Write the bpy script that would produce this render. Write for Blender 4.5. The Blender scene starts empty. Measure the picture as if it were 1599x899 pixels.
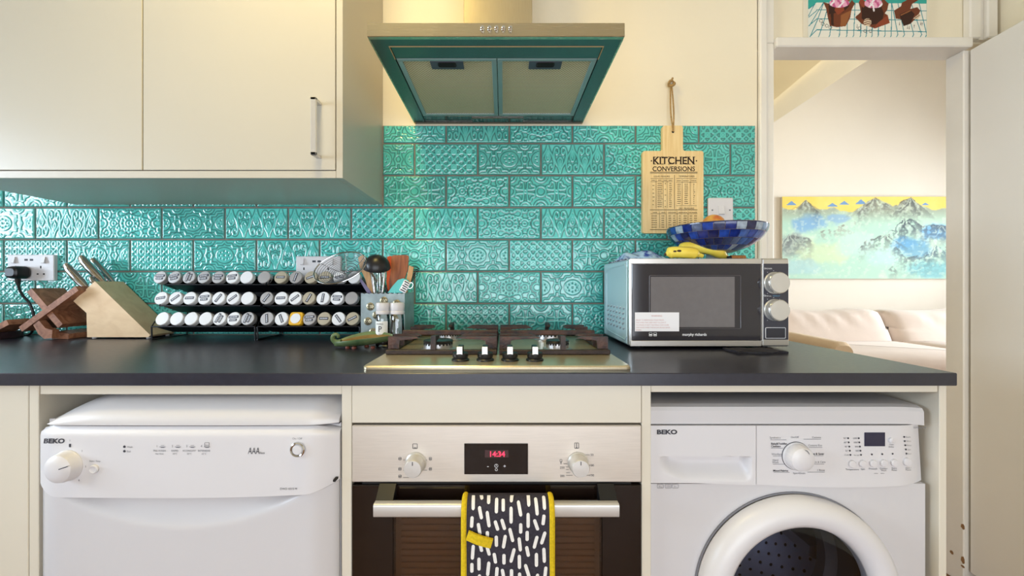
import bpy, math, random
import numpy as np
from mathutils import Vector, Matrix, Euler

# ------------------------------------------------------------------ camera, world, lights, exposure
sc = bpy.context.scene
COL = sc.collection
FPX, IMW, IMH = 610.0, 1599.0, 899.0
VPX, VPY = 786.0, 446.0
CAM_D, CAM_Z = 1.405, 1.0755

cam_data = bpy.data.cameras.new('camera')
cam = bpy.data.objects.new('camera', cam_data)
COL.objects.link(cam)
cam.location = (0.0, -CAM_D, CAM_Z)
cam.rotation_euler = (math.radians(90), 0, 0)
cam_data.sensor_fit = 'HORIZONTAL'
cam_data.sensor_width = 36.0
cam_data.lens = FPX / IMW * 36.0
cam_data.shift_x = (IMW / 2 - VPX) / IMW
cam_data.shift_y = -(IMH / 2 - VPY) / IMW
cam_data.clip_start = 0.02
sc.camera = cam

sc.view_settings.view_transform = 'Standard'
sc.view_settings.look = 'None'
sc.view_settings.gamma = 1.0
sc.view_settings.use_curve_mapping = False
sc.view_settings.exposure = -0.08

world = bpy.data.worlds.new('world')
sc.world = world
world.use_nodes = True
_bg = world.node_tree.nodes['Background']
_bg.inputs['Color'].default_value = (0.75, 0.86, 1.0, 1)
_bg.inputs['Strength'].default_value = 1.0


def area(name, loc, rot, sx, sy, power, color):
    d = bpy.data.lights.new(name, 'AREA')
    d.shape = 'RECTANGLE'
    d.size, d.size_y = sx, sy
    d.energy = power
    d.color = color
    o = bpy.data.objects.new(name, d)
    COL.objects.link(o)
    o.location = loc
    o.rotation_euler = [math.radians(a) for a in rot]
    return o


# daylight at the kitchen's side window (left wall), the living room window; fill from an added rear window
area('daylight_side_window', (-2.78, -1.25, 1.43), (0, -90, 0), 0.78, 1.5, 84, (0.76, 0.88, 1.0))
area('rear_fill_light', (0.1, -3.58, 0.90), (90, 0, 0), 2.7, 1.4, 76, (0.97, 0.975, 1.0))  # added fill from an unseen rear opening, set low to brighten base units
area('daylight_living_window', (6.75, 1.5, 1.6), (0, 90, 0), 1.7, 2.2, 325, (0.93, 0.965, 1.0))

# ------------------------------------------------------------------ helpers
def S(y):
    return FPX / (CAM_D + y)


def X(px, y):
    return (px - VPX) / S(y)


def Z(py, y):
    return CAM_Z - (py - VPY) / S(y)


def P(px, py, y):
    return Vector((X(px, y), y, Z(py, y)))


def lin(c):
    c = c / 255.0
    return c / 12.92 if c <= 0.04045 else ((c + 0.055) / 1.055) ** 2.4


def rgb(r, g, b):
    return (lin(r), lin(g), lin(b), 1.0)


class MB:
    """collects shapes; build() links them as one mesh object"""

    def __init__(self):
        self.v = []
        self.f = []
        self.m = []
        self.mi = 0

    def add(self, verts, faces):
        n = len(self.v)
        self.v.extend([tuple(p) for p in verts])
        self.f.extend([tuple(i + n for i in f) for f in faces])
        self.m.extend([self.mi] * len(faces))
        return self

    def box(self, x0, x1, y0, y1, z0, z1, b=0.0, M=None):
        if x1 < x0: x0, x1 = x1, x0
        if y1 < y0: y0, y1 = y1, y0
        if z1 < z0: z0, z1 = z1, z0
        b = min(b, (x1 - x0) * .45, (y1 - y0) * .45, (z1 - z0) * .45)
        lo, hi = (x0, y0, z0), (x1, y1, z1)
        if b <= 0:
            vs = [(hi[0] if i & 1 else lo[0], hi[1] if i & 2 else lo[1], hi[2] if i & 4 else lo[2]) for i in range(8)]
            fs = [(0, 2, 3, 1), (4, 5, 7, 6), (0, 1, 5, 4), (2, 6, 7, 3), (0, 4, 6, 2), (1, 3, 7, 5)]
        else:
            vs, idx = [], {}
            for i in range(8):
                s = (i & 1, (i >> 1) & 1, (i >> 2) & 1)
                for a in range(3):
                    p = []
                    for k in range(3):
                        c = hi[k] if s[k] else lo[k]
                        if k != a:
                            c += -b if s[k] else b
                        p.append(c)
                    idx[(s, a)] = len(vs)
                    vs.append(p)
            fs = []
            for a in range(3):
                k, l = (a + 1) % 3, (a + 2) % 3
                for sa in (0, 1):
                    q = []
                    for (sk, sl) in ((0, 0), (1, 0), (1, 1), (0, 1)):
                        s = [0, 0, 0]
                        s[a], s[k], s[l] = sa, sk, sl
                        q.append(idx[(tuple(s), a)])
                    fs.append(tuple(q) if sa else tuple(reversed(q)))
                for sk in (0, 1):
                    for sl in (0, 1):
                        s0, s1 = [0, 0, 0], [0, 0, 0]
                        s0[k] = s1[k] = sk
                        s0[l] = s1[l] = sl
                        s1[a] = 1
                        q = [idx[(tuple(s0), k)], idx[(tuple(s1), k)], idx[(tuple(s1), l)], idx[(tuple(s0), l)]]
                        if sk == sl: q.reverse()
                        fs.append(tuple(q))
            for i in range(8):
                s = (i & 1, (i >> 1) & 1, (i >> 2) & 1)
                t = [idx[(s, 0)], idx[(s, 1)], idx[(s, 2)]]
                if (s[0] + s[1] + s[2]) % 2 == 0: t.reverse()
                fs.append(tuple(t))
        if M is not None:
            vs = [M @ Vector(p) for p in vs]
        return self.add(vs, fs)

    def prism(self, poly, a0, a1, axis='y', M=None):
        """poly in the two other axes (x,z for y; x,y for z; y,z for x), extruded from a0 to a1"""
        n = len(poly)
        def mk(u, v, a):
            return (u, a, v) if axis == 'y' else (u, v, a) if axis == 'z' else (a, u, v)
        vs = [mk(u, v, a0) for u, v in poly] + [mk(u, v, a1) for u, v in poly]
        fs = [(i, (i + 1) % n, n + (i + 1) % n, n + i) for i in range(n)]
        fs += [tuple(reversed(range(n))), tuple(range(n, 2 * n))]
        if M is not None:
            vs = [M @ Vector(p) for p in vs]
        return self.add(vs, fs)

    def rings(self, rings, cap0=True, cap1=True, closed=False):
        n = len(rings[0])
        vs = [p for r in rings for p in r]
        fs = []
        R = len(rings)
        for j in range(R if closed else R - 1):
            k = (j + 1) % R
            for i in range(n):
                i2 = (i + 1) % n
                fs.append((j * n + i, j * n + i2, k * n + i2, k * n + i))
        if not closed:
            if cap0: fs.append(tuple(reversed(range(n))))
            if cap1: fs.append(tuple((R - 1) * n + i for i in range(n)))
        return self.add(vs, fs)

    def tube(self, pts, r, n=8, closed=False, rr=None, flat=1.0):
        pts = [Vector(p) for p in pts]
        m = len(pts)
        rs = rr if rr else [r] * m
        rings, up = [], None
        for i in range(m):
            if closed:
                t = pts[(i + 1) % m] - pts[i - 1]
            else:
                t = pts[min(i + 1, m - 1)] - pts[max(i - 1, 0)]
            if t.length < 1e-9: t = Vector((0, 0, 1))
            t.normalize()
            if up is None:
                up = t.orthogonal().normalized() if abs(t.z) > .95 else (Vector((0, 0, 1)) - t * t.z).normalized()
            else:
                up = up - t * up.dot(t)
                up = up.normalized() if up.length > 1e-6 else t.orthogonal().normalized()
            sd = t.cross(up)
            rings.append([pts[i] + (up * math.cos(2 * math.pi * k / n) * flat + sd * math.sin(2 * math.pi * k / n)) * rs[i] for k in range(n)])
        return self.rings(rings, closed=closed)

    def cyl(self, p0, p1, r0, r1=None, n=16):
        return self.tube([p0, p1], r0, n, rr=[r0, r0 if r1 is None else r1])

    def lathe(self, prof, M=None, n=24, close=False, cap0=True):
        """prof: (r, z) pairs turned about local z"""
        M = M or Matrix.Identity(4)
        rings = []
        for r, z in prof:
            r = max(r, 1e-5)
            rings.append([M @ Vector((r * math.cos(2 * math.pi * k / n), r * math.sin(2 * math.pi * k / n), z)) for k in range(n)])
        return self.rings(rings, closed=close, cap0=cap0)

    def grid(self, nu, nv, fn):
        vs = [fn(i / nu, j / nv) for j in range(nv + 1) for i in range(nu + 1)]
        fs = [(j * (nu + 1) + i, j * (nu + 1) + i + 1, (j + 1) * (nu + 1) + i + 1, (j + 1) * (nu + 1) + i) for j in range(nv) for i in range(nu)]
        return self.add(vs, fs)

    def slab(self, nu, nv, front, back):
        """closed body between two grids front(u,v) and back(u,v)"""
        w = nu + 1
        A = [front(i / nu, j / nv) for j in range(nv + 1) for i in range(w)]
        B = [back(i / nu, j / nv) for j in range(nv + 1) for i in range(w)]
        o = len(A)
        fs = []
        for j in range(nv):
            for i in range(nu):
                a = j * w + i
                fs.append((a, a + 1, a + w + 1, a + w))
                fs.append((o + a, o + a + w, o + a + w + 1, o + a + 1))
        edge = [i for i in range(w)] + [j * w + nu for j in range(1, nv + 1)] + [nv * w + i for i in range(nu - 1, -1, -1)] + [j * w for j in range(nv - 1, 0, -1)]
        n = len(edge)
        for k in range(n):
            a, b = edge[k], edge[(k + 1) % n]
            fs.append((a, o + a, o + b, b))
        return self.add(A + B, fs)

    def sphere(self, c, r, nu=16, nv=10, sc=(1, 1, 1), M=None):
        c = Vector(c)
        prof = [(r * math.sin(math.pi * j / nv), -r * math.cos(math.pi * j / nv)) for j in range(nv + 1)]
        MM = Matrix.Translation(c) @ (M or Matrix.Identity(4)) @ Matrix.Diagonal((sc[0], sc[1], sc[2], 1))
        return self.lathe(prof, MM, nu)

    def text(self, s, x, y, z, size, align='CENTER', weight=0.0, sx=1.0, shear=0.0, M=None):
        """flat lettering facing -y, baseline at z"""
        cu = bpy.data.curves.new('t', 'FONT')
        cu.body = s
        cu.size = size
        cu.align_x = align
        cu.fill_mode = 'FRONT'
        cu.resolution_u = 3
        cu.offset = weight
        cu.shear = shear
        ob = bpy.data.objects.new('t', cu)
        me = bpy.data.meshes.new_from_object(ob)
        vs = [(v.co.x * sx + x, y, v.co.y + z) for v in me.vertices]
        if M is not None:
            vs = [M @ Vector(p) for p in vs]
        self.add(vs, [tuple(p.vertices) for p in me.polygons])
        bpy.data.objects.remove(ob)
        bpy.data.curves.remove(cu)
        bpy.data.meshes.remove(me)
        return self

    def rect(self, x0, x1, y, z0, z1, M=None):
        vs = [(x0, y, z0), (x1, y, z0), (x1, y, z1), (x0, y, z1)]
        if M is not None:
            vs = [M @ Vector(p) for p in vs]
        return self.add(vs, [(0, 1, 2, 3)])

    def mesh(self, name, mats, angle=32):
        me = bpy.data.meshes.new(name)
        me.from_pydata(self.v, [], self.f)
        for m in mats: me.materials.append(m)
        if len(mats) > 1: me.polygons.foreach_set('material_index', self.m)
        me.polygons.foreach_set('use_smooth', [True] * len(me.polygons))
        try:
            me.set_sharp_from_angle(angle=math.radians(angle))
        except Exception:
            pass
        me.update()
        return me


BASE = {}


def tag(o, label=None, cat=None, group=None, kind=None):
    if label: o['label'] = label
    if cat: o['category'] = cat
    if group: o['group'] = group
    if kind: o['kind'] = kind
    return o


def thing(name, loc, label, cat, group=None, rot=None, kind=None):
    o = bpy.data.objects.new(name, None)
    o.empty_display_size = 0.05
    COL.objects.link(o)
    o.location = loc
    if rot is not None: o.rotation_euler = rot
    BASE[o.name] = Vector(loc)
    return tag(o, label, cat, group, kind)


def fix_normals(me):
    import bmesh
    bm = bmesh.new()
    bm.from_mesh(me)
    bmesh.ops.recalc_face_normals(bm, faces=bm.faces)
    bm.to_mesh(me)
    bm.free()


def obj(name, mb, mats, parent=None, local=False, label=None, cat=None, group=None, kind=None, angle=32, fix=True):
    """links ONE mesh object; world coordinates unless local"""
    if not isinstance(mats, (list, tuple)): mats = [mats]
    if parent is None:
        a = np.array(mb.v)
        lo, hi = a.min(0), a.max(0)
        base = Vector(((lo[0] + hi[0]) / 2, (lo[1] + hi[1]) / 2, lo[2]))
        mb.v = [tuple(Vector(p) - base) for p in mb.v]
    me = mb.mesh(name, mats, angle)
    if fix:
        fix_normals(me)
        try:
            me.set_sharp_from_angle(angle=math.radians(angle))
        except Exception:
            pass
    o = bpy.data.objects.new(name, me)
    COL.objects.link(o)
    if parent is None:
        o.location = base
        BASE[o.name] = base
    else:
        o.parent = parent
        if not local and parent.name in BASE:
            o.location = -BASE[parent.name]
    return tag(o, label, cat, group, kind)


def copy_tree(o, parent=None):
    c = o.copy()
    COL.objects.link(c)
    c.parent = parent
    for ch in [k for k in o.children]:
        copy_tree(ch, c)
    return c


def rrect(cx, cy, w, h, r, n=5):
    pts = []
    for (sx, sy, a0) in ((1, 1, 0), (-1, 1, 90), (-1, -1, 180), (1, -1, 270)):
        for k in range(n + 1):
            a = math.radians(a0 + 90 * k / n)
            pts.append((cx + sx * (w / 2 - r) + r * math.cos(a), cy + sy * (h / 2 - r) + r * math.sin(a)))
    return pts


def catmull(pts, n=6, closed=False):
    pts = [Vector(p) for p in pts]
    m = len(pts)
    out = []
    rng = range(m) if closed else range(m - 1)
    for i in rng:
        p0 = pts[(i - 1) % m] if closed or i > 0 else pts[0] * 2 - pts[1]
        p1, p2 = pts[i], pts[(i + 1) % m]
        p3 = pts[(i + 2) % m] if closed or i + 2 < m else p2 * 2 - p1
        for k in range(n):
            t = k / n
            out.append(0.5 * ((2 * p1) + (p2 - p0) * t + (2 * p0 - 5 * p1 + 4 * p2 - p3) * t * t + (3 * p1 - p0 - 3 * p2 + p3) * t ** 3))
    if not closed: out.append(pts[-1])
    return out


def sstep(a, b, x):
    t = max(0.0, min(1.0, (x - a) / (b - a)))
    return t * t * (3 - 2 * t)


ROT_FRONT = Matrix.Rotation(math.radians(90), 4, 'X')   # local z -> -y


def facing(x, y, z):
    """matrix that turns a lathe's local z towards the viewer (-y)"""
    return Matrix.Translation((x, y, z)) @ ROT_FRONT


# ------------------------------------------------------------------ materials
def mat(name, c, rough=0.5, metal=0.0, nscale=6.0, namt=0.06, bump=0.0, bscale=60.0, coat=0.0, spec=0.5, emit=None, estr=0.0, stretch=(1, 1, 1), alpha=1.0, rvar=0.0, c2=None, nmin=0.35, nmax=0.65, trans=0.0, ior=1.45, sheen=0.0):
    m = bpy.data.materials.new(name)
    m.use_nodes = True
    nt = m.node_tree
    N, L = nt.nodes, nt.links
    bs = N['Principled BSDF']
    bs.inputs['Roughness'].default_value = rough
    bs.inputs['Metallic'].default_value = metal
    bs.inputs['Specular IOR Level'].default_value = spec
    bs.inputs['IOR'].default_value = ior
    if coat:
        bs.inputs['Coat Weight'].default_value = coat
        bs.inputs['Coat Roughness'].default_value = 0.06
    if trans: bs.inputs['Transmission Weight'].default_value = trans
    if sheen: bs.inputs['Sheen Weight'].default_value = sheen
    if alpha < 1: bs.inputs['Alpha'].default_value = alpha
    tc = N.new('ShaderNodeTexCoord')
    mp = N.new('ShaderNodeMapping')
    mp.inputs['Scale'].default_value = stretch
    L.new(tc.outputs['Object'], mp.inputs['Vector'])
    nz = N.new('ShaderNodeTexNoise')
    nz.inputs['Scale'].default_value = nscale
    nz.inputs['Detail'].default_value = 5
    L.new(mp.outputs['Vector'], nz.inputs['Vector'])
    rp = N.new('ShaderNodeValToRGB')
    e0, e1 = rp.color_ramp.elements
    e0.position, e1.position = nmin, nmax
    d = 1 - namt
    e0.color = c2 if c2 else (c[0] * d, c[1] * d, c[2] * d, 1)
    e1.color = c
    L.new(nz.outputs['Fac'], rp.inputs['Fac'])
    L.new(rp.outputs['Color'], bs.inputs['Base Color'])
    if rvar:
        mr = N.new('ShaderNodeMapRange')
        mr.inputs['To Min'].default_value = max(0.02, rough - rvar)
        mr.inputs['To Max'].default_value = min(1, rough + rvar)
        L.new(nz.outputs['Fac'], mr.inputs['Value'])
        L.new(mr.outputs['Result'], bs.inputs['Roughness'])
    if bump:
        n2 = N.new('ShaderNodeTexNoise')
        n2.inputs['Scale'].default_value = bscale
        n2.inputs['Detail'].default_value = 4
        L.new(mp.outputs['Vector'], n2.inputs['Vector'])
        bp = N.new('ShaderNodeBump')
        bp.inputs['Strength'].default_value = bump
        bp.inputs['Distance'].default_value = 0.01
        L.new(n2.outputs['Fac'], bp.inputs['Height'])
        L.new(bp.outputs['Normal'], bs.inputs['Normal'])
    if emit:
        bs.inputs['Emission Color'].default_value = emit
        bs.inputs['Emission Strength'].default_value = estr
    return m


def attr_mat(name, rough=0.6, bump=0.0, bscale=200.0, spec=0.3):
    """a picture printed on the thing: colour attribute 'paint' computed by the script"""
    m = bpy.data.materials.new(name)
    m.use_nodes = True
    N, L = m.node_tree.nodes, m.node_tree.links
    bs = N['Principled BSDF']
    bs.inputs['Roughness'].default_value = rough
    bs.inputs['Specular IOR Level'].default_value = spec
    a = N.new('ShaderNodeAttribute')
    a.attribute_name = 'paint'
    L.new(a.outputs['Color'], bs.inputs['Base Color'])
    if bump:
        n2 = N.new('ShaderNodeTexNoise')
        n2.inputs['Scale'].default_value = bscale
        bp = N.new('ShaderNodeBump')
        bp.inputs['Strength'].default_value = bump
        bp.inputs['Distance'].default_value = 0.002
        L.new(n2.outputs['Fac'], bp.inputs['Height'])
        L.new(bp.outputs['Normal'], bs.inputs['Normal'])
    return m


def wood(name, ca, cb, scale=14.0, stretch=(1, 8, 8), rough=0.5, distort=3.0):
    m = bpy.data.materials.new(name)
    m.use_nodes = True
    N, L = m.node_tree.nodes, m.node_tree.links
    bs = N['Principled BSDF']
    bs.inputs['Roughness'].default_value = rough
    bs.inputs['Specular IOR Level'].default_value = 0.35
    tc = N.new('ShaderNodeTexCoord')
    mp = N.new('ShaderNodeMapping')
    mp.inputs['Scale'].default_value = stretch
    L.new(tc.outputs['Object'], mp.inputs['Vector'])
    nz = N.new('ShaderNodeTexNoise')
    nz.inputs['Scale'].default_value = scale
    nz.inputs['Detail'].default_value = 8
    nz.inputs['Distortion'].default_value = distort
    L.new(mp.outputs['Vector'], nz.inputs['Vector'])
    rp = N.new('ShaderNodeValToRGB')
    rp.color_ramp.elements[0].position = 0.3
    rp.color_ramp.elements[0].color = ca
    rp.color_ramp.elements[1].position = 0.68
    rp.color_ramp.elements[1].color = cb
    L.new(nz.outputs['Fac'], rp.inputs['Fac'])
    L.new(rp.outputs['Color'], bs.inputs['Base Color'])
    bp = N.new('ShaderNodeBump')
    bp.inputs['Strength'].default_value = 0.15
    bp.inputs['Distance'].default_value = 0.004
    L.new(nz.outputs['Fac'], bp.inputs['Height'])
    L.new(bp.outputs['Normal'], bs.inputs['Normal'])
    return m


def pane_mat(name, tint, gloss=0.12, rough=0.02):
    """thin clear pane: see-through plus mirror reflection growing at grazing angles"""
    m = bpy.data.materials.new(name)
    m.use_nodes = True
    N, L = m.node_tree.nodes, m.node_tree.links
    N.remove(N['Principled BSDF'])
    tr = N.new('ShaderNodeBsdfTransparent')
    tr.inputs['Color'].default_value = tint
    gl = N.new('ShaderNodeBsdfGlossy')
    gl.inputs['Roughness'].default_value = rough
    fr = N.new('ShaderNodeFresnel')
    fr.inputs['IOR'].default_value = 1.5
    ad = N.new('ShaderNodeMath')
    ad.operation = 'ADD'
    ad.use_clamp = True
    ad.inputs[1].default_value = gloss
    L.new(fr.outputs['Fac'], ad.inputs[0])
    mx = N.new('ShaderNodeMixShader')
    L.new(ad.outputs[0], mx.inputs['Fac'])
    L.new(tr.outputs[0], mx.inputs[1])
    L.new(gl.outputs[0], mx.inputs[2])
    L.new(mx.outputs[0], N['Material Output'].inputs['Surface'])
    return m


def tile_mat():
    m = bpy.data.materials.new('teal_glaze')
    m.use_nodes = True
    N, L = m.node_tree.nodes, m.node_tree.links
    bs = N['Principled BSDF']
    a = N.new('ShaderNodeAttribute')
    a.attribute_name = 'line'
    oi = N.new('ShaderNodeObjectInfo')
    tc = N.new('ShaderNodeTexCoord')
    nz = N.new('ShaderNodeTexNoise')
    nz.inputs['Scale'].default_value = 22
    nz.inputs['Detail'].default_value = 6
    L.new(tc.outputs['Object'], nz.inputs['Vector'])
    r1 = N.new('ShaderNodeValToRGB')
    r1.color_ramp.elements[0].position, r1.color_ramp.elements[1].position = 0.3, 0.7
    r1.color_ramp.elements[0].color = rgb(78, 192, 182)
    r1.color_ramp.elements[1].color = rgb(106, 216, 205)
    L.new(nz.outputs['Fac'], r1.inputs['Fac'])
    hs = N.new('ShaderNodeHueSaturation')
    mr = N.new('ShaderNodeMapRange')
    mr.inputs['To Min'].default_value = 0.88
    mr.inputs['To Max'].default_value = 1.08
    L.new(oi.outputs['Random'], mr.inputs['Value'])
    L.new(mr.outputs['Result'], hs.inputs['Value'])
    L.new(r1.outputs['Color'], hs.inputs['Color'])
    mx = N.new('ShaderNodeMix')
    mx.data_type = 'RGBA'
    L.new(a.outputs['Fac'], mx.inputs['Factor'])
    L.new(hs.outputs['Color'], mx.inputs['A'])
    mx.inputs['B'].default_value = rgb(40, 92, 90)
    L.new(mx.outputs['Result'], bs.inputs['Base Color'])
    bs.inputs['Roughness'].default_value = 0.11
    bs.inputs['Coat Weight'].default_value = 0.6
    bs.inputs['Coat Roughness'].default_value = 0.05
    n2 = N.new('ShaderNodeTexNoise')
    n2.inputs['Scale'].default_value = 70
    n2.inputs['Detail'].default_value = 2
    L.new(tc.outputs['Object'], n2.inputs['Vector'])
    bp = N.new('ShaderNodeBump')
    bp.inputs['Strength'].default_value = 0.16
    bp.inputs['Distance'].default_value = 0.004
    L.new(n2.outputs['Fac'], bp.inputs['Height'])
    L.new(bp.outputs['Normal'], bs.inputs['Normal'])
    return m


def steel_mat(name, c, rough=0.28, stretch=(2, 60, 60), bump=0.03, metal=1.0):
    return mat(name, c, rough, metal, nscale=10, namt=0.07, stretch=stretch, rvar=0.05, bump=bump, bscale=30)


M_WALL = mat('cream_wall_paint', rgb(242, 231, 206), 0.75, nscale=3, namt=0.03, bump=0.05, bscale=80)
M_WHITEWALL = mat('white_wall_paint', rgb(244, 236, 222), 0.8, nscale=2, namt=0.02)
M_TRIM = mat('white_gloss_trim', rgb(238, 232, 221), 0.35, nscale=7, namt=0.05, bump=0.08, bscale=40)
M_DOOR = mat('painted_door', rgb(242, 238, 231), 0.42, nscale=2.5, namt=0.04, bump=0.03, bscale=20)
M_GROUT = mat('grout', rgb(142, 132, 122), 0.9, nscale=40, namt=0.25)
M_TILE = tile_mat()
M_CEIL = mat('ceiling_paint', rgb(245, 236, 210), 0.9)
M_FLOOR = wood('oak_floor', rgb(112, 78, 50), rgb(162, 120, 82), 6, (1, 9, 1), 0.4)
M_CAB = mat('cream_cabinet', rgb(220, 212, 195), 0.26, nscale=2, namt=0.03, coat=0.25)
M_CABSHADE = mat('cream_cupboard_shaded', rgb(190, 184, 170), 0.33, nscale=2, namt=0.03)  # cabinet cream darkened: weaker light on the wall cupboard put into its colour
M_CABIN = mat('cabinet_carcass', rgb(226, 218, 200), 0.45, nscale=3, namt=0.03)
M_COUNTER = mat('dark_laminate', rgb(42, 42, 54), 0.31, nscale=90, namt=0.15, rvar=0.03, bump=0.006, bscale=160, spec=0.6)
M_STEEL = steel_mat('brushed_steel', rgb(214, 205, 194), 0.42, metal=0.6)
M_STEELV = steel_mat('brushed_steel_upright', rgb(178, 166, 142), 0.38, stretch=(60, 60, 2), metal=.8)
M_CHROME = mat('polished_steel', rgb(215, 215, 216), 0.14, 1.0, namt=0.05)
M_SATIN = mat('satin_steel', rgb(214, 211, 206), 0.36, 0.55, namt=0.05)
M_WHITE = mat('white_enamel', rgb(207, 204, 205), 0.28, nscale=2, namt=0.015, coat=0.2)
M_WHITEP = mat('white_plastic', rgb(216, 213, 214), 0.35, nscale=4, namt=0.02)
M_BLACK = mat('black_enamel', rgb(26, 26, 28), 0.3, namt=0.2)
M_BLACKP = mat('black_plastic', rgb(24, 24, 26), 0.38, namt=0.2)
M_DARK = mat('dark_void', rgb(18, 16, 15), 0.8, namt=0.2)
M_INK = mat('printed_ink', rgb(58, 58, 66), 0.6, namt=0.1)
M_INKG = mat('grey_print', rgb(128, 128, 134), 0.6, namt=0.1)
M_INKW = mat('white_print', rgb(235, 235, 238), 0.5, namt=0.02)

# ------------------------------------------------------------------ the setting
KL, KR, KREAR, KTOP = -2.62, 1.775, -3.42, 2.56        # kitchen
LX0, LX1, LY1, LTOP = -1.2, 6.6, 3.2, 3.9             # living room behind
DX0, DX1, DHEAD = 0.968, 1.656, 1.923                  # doorway
WT = 0.055


def struct(name, mb, m, label, cat='wall', parent=None):
    if parent is not None:
        return obj(name, mb, m, parent)
    return obj(name, mb, m, label=label, cat=cat, kind='structure')


struct('floor', MB().box(KL - .1, LX1 + .1, KREAR - .1, LY1 + .1, -0.06, 0.0), M_FLOOR, 'brown oak floor seen past the worktop end', 'floor')
struct('ceiling', MB().box(KL - .1, KR + .1, KREAR - .1, WT, KTOP, KTOP + .06), M_CEIL, 'pale kitchen ceiling above the cupboards', 'ceiling')
wall_back = struct('wall_back', MB().box(KL - .1, DX0 - .055, 0, WT, 0, KTOP), M_WALL, 'cream painted kitchen wall with teal tiled splashback')
struct('wall_over_door', MB().box(DX0 - .055, KR, 0.014, WT, DHEAD + .03, KTOP), M_WALL, 'cream painted panel above the open doorway')
struct('wall_beside_door', MB().box(DX1 + .10, KR, 0.0, WT, 0, DHEAD + .03), M_WALL, 'narrow strip of wall between door frame and side wall')
struct('wall_right', MB().box(KR, KR + .1, KREAR - .1, WT, 0, KTOP), M_WALL, 'cream side wall behind the open white door')

# left wall with the side window, rear wall opened low and wide for added fill light
wl = MB()
wl.box(KL - .1, KL, KREAR, 0, 0, 1.0).box(KL - .1, KL, KREAR, 0, 1.86, KTOP)
wl.box(KL - .1, KL, KREAR, -2.05, 1.0, 1.86).box(KL - .1, KL, -0.45, 0, 1.0, 1.86)
struct('wall_left', wl, M_WALL, 'cream kitchen wall with the side window')
wr = MB()
wr.box(KL, KR, KREAR - .1, KREAR, 0, .15).box(KL, KR, KREAR - .1, KREAR, 1.65, KTOP)
wr.box(KL, -1.3, KREAR - .1, KREAR, .15, 1.65).box(1.5, KR, KREAR - .1, KREAR, .15, 1.65)
struct('wall_rear', wr, M_WALL, 'cream kitchen wall behind the viewer')
M_PANE = pane_mat('window_glass', (.96, .98, 1, 1), 0.02)
for nm, lab, ax, a0, a1, z0, z1, pos in (('window_1', 'white framed side window over the worktop', 'x', -2.05, -.45, 1.0, 1.86, KL - .05),
                                         ('fill_window', 'added low wide window behind the viewer, lighting the base units', 'y', -1.3, 1.5, .15, 1.65, KREAR - .05)):
    w = thing(nm, (pos, (a0 + a1) / 2, z0) if ax == 'x' else ((a0 + a1) / 2, pos, z0), lab, 'window', kind='structure')
    fr = MB()
    def bar(u0, u1, v0, v1):
        if ax == 'x': fr.box(pos - .025, pos + .025, u0, u1, v0, v1, .004)
        else: fr.box(u0, u1, pos - .025, pos + .025, v0, v1, .004)
    bar(a0, a1, z0, z0 + .05); bar(a0, a1, z1 - .05, z1)
    bar(a0, a0 + .05, z0 + .05, z1 - .05); bar(a1 - .05, a1, z0 + .05, z1 - .05)
    bar((a0 + a1) / 2 - .025, (a0 + a1) / 2 + .025, z0 + .05, z1 - .05)
    obj('window_frame', fr, M_TRIM, w)
    for k in (0, 1):
        b0 = a0 + .05 if k == 0 else (a0 + a1) / 2 + .025
        b1 = (a0 + a1) / 2 - .025 if k == 0 else a1 - .05
        pm = MB()
        if ax == 'x': pm.box(pos - .003, pos + .003, b0, b1, z0 + .05, z1 - .05)
        else: pm.box(b0, b1, pos - .003, pos + .003, z0 + .05, z1 - .05)
        obj('pane', pm, M_PANE, w)

# ceiling lamp of the kitchen (warm bulb, above the picture)
lamp = thing('ceiling_lamp', (-0.45, -0.78, 2.5), 'round white ceiling lamp above the worktop', 'lamp')
obj('lamp_base', MB().lathe([(0, .06), (.16, .06), (.16, .04), (0, .04)], Matrix.Translation((-.45, -.78, 2.5))), M_WHITEP, lamp)
M_GLOW = mat('warm_lamp_glass', rgb(255, 240, 205), 0.5, emit=(1, .80, .42, 1), estr=4.0)
obj('lamp_shade', MB().lathe([(0.15, .04), (.15, .02), (.12, -.015), (.06, -.03), (0, -.032)], Matrix.Translation((-.45, -.78, 2.5))), M_GLOW, lamp)
ld = bpy.data.lights.new('warm_lamp_light', 'AREA')
ld.shape = 'DISK'; ld.size = .28; ld.energy = 13; ld.color = (1.0, 0.76, 0.26)
lo = bpy.data.objects.new('warm_lamp_light', ld); COL.objects.link(lo); lo.location = (-.45, -.78, 2.462)

# door frame, header and leaf
tr = thing('trim_1', (DX0 - .03, 0, 0), 'tall white painted door frame post beside the tiles', 'trim', kind='structure')
obj('architrave', MB().box(DX0 - .055, DX0 - .03, -.018, 0.0, 0, KTOP, .004), M_TRIM, tr)
obj('jamb', MB().box(DX0 - .03, DX0, -.010, WT + .01, 0, DHEAD + .02, .004).box(DX0 - .03, DX0, -.010, .014, DHEAD + .02, KTOP, .003), M_TRIM, tr)
hd = thing('trim_2', ((DX0 + DX1) / 2, 0, DHEAD), 'white wooden header rail over the open doorway', 'trim', kind='structure')
obj('header_rail', MB().box(DX0, DX1 + .01, -.022, WT + .012, DHEAD, DHEAD + .035, .004), M_TRIM, hd)
tr3 = thing('trim_3', (DX1 + .03, 0, 0), 'white painted door frame post by the open door', 'trim', kind='structure')
obj('jamb', MB().box(DX1, DX1 + .045, 0.0, WT + .004, 0, DHEAD, .003), M_TRIM, tr3)
obj('architrave', MB().box(DX1 + .01, DX1 + .05, -.012, .014, DHEAD + .036, KTOP, .004).box(DX1 + .05, DX1 + .068, -.002, .014, DHEAD + .036, KTOP).box(DX1 + .068, DX1 + .105, -.016, .014, DHEAD + .036, KTOP, .004), M_TRIM, tr3)

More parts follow.
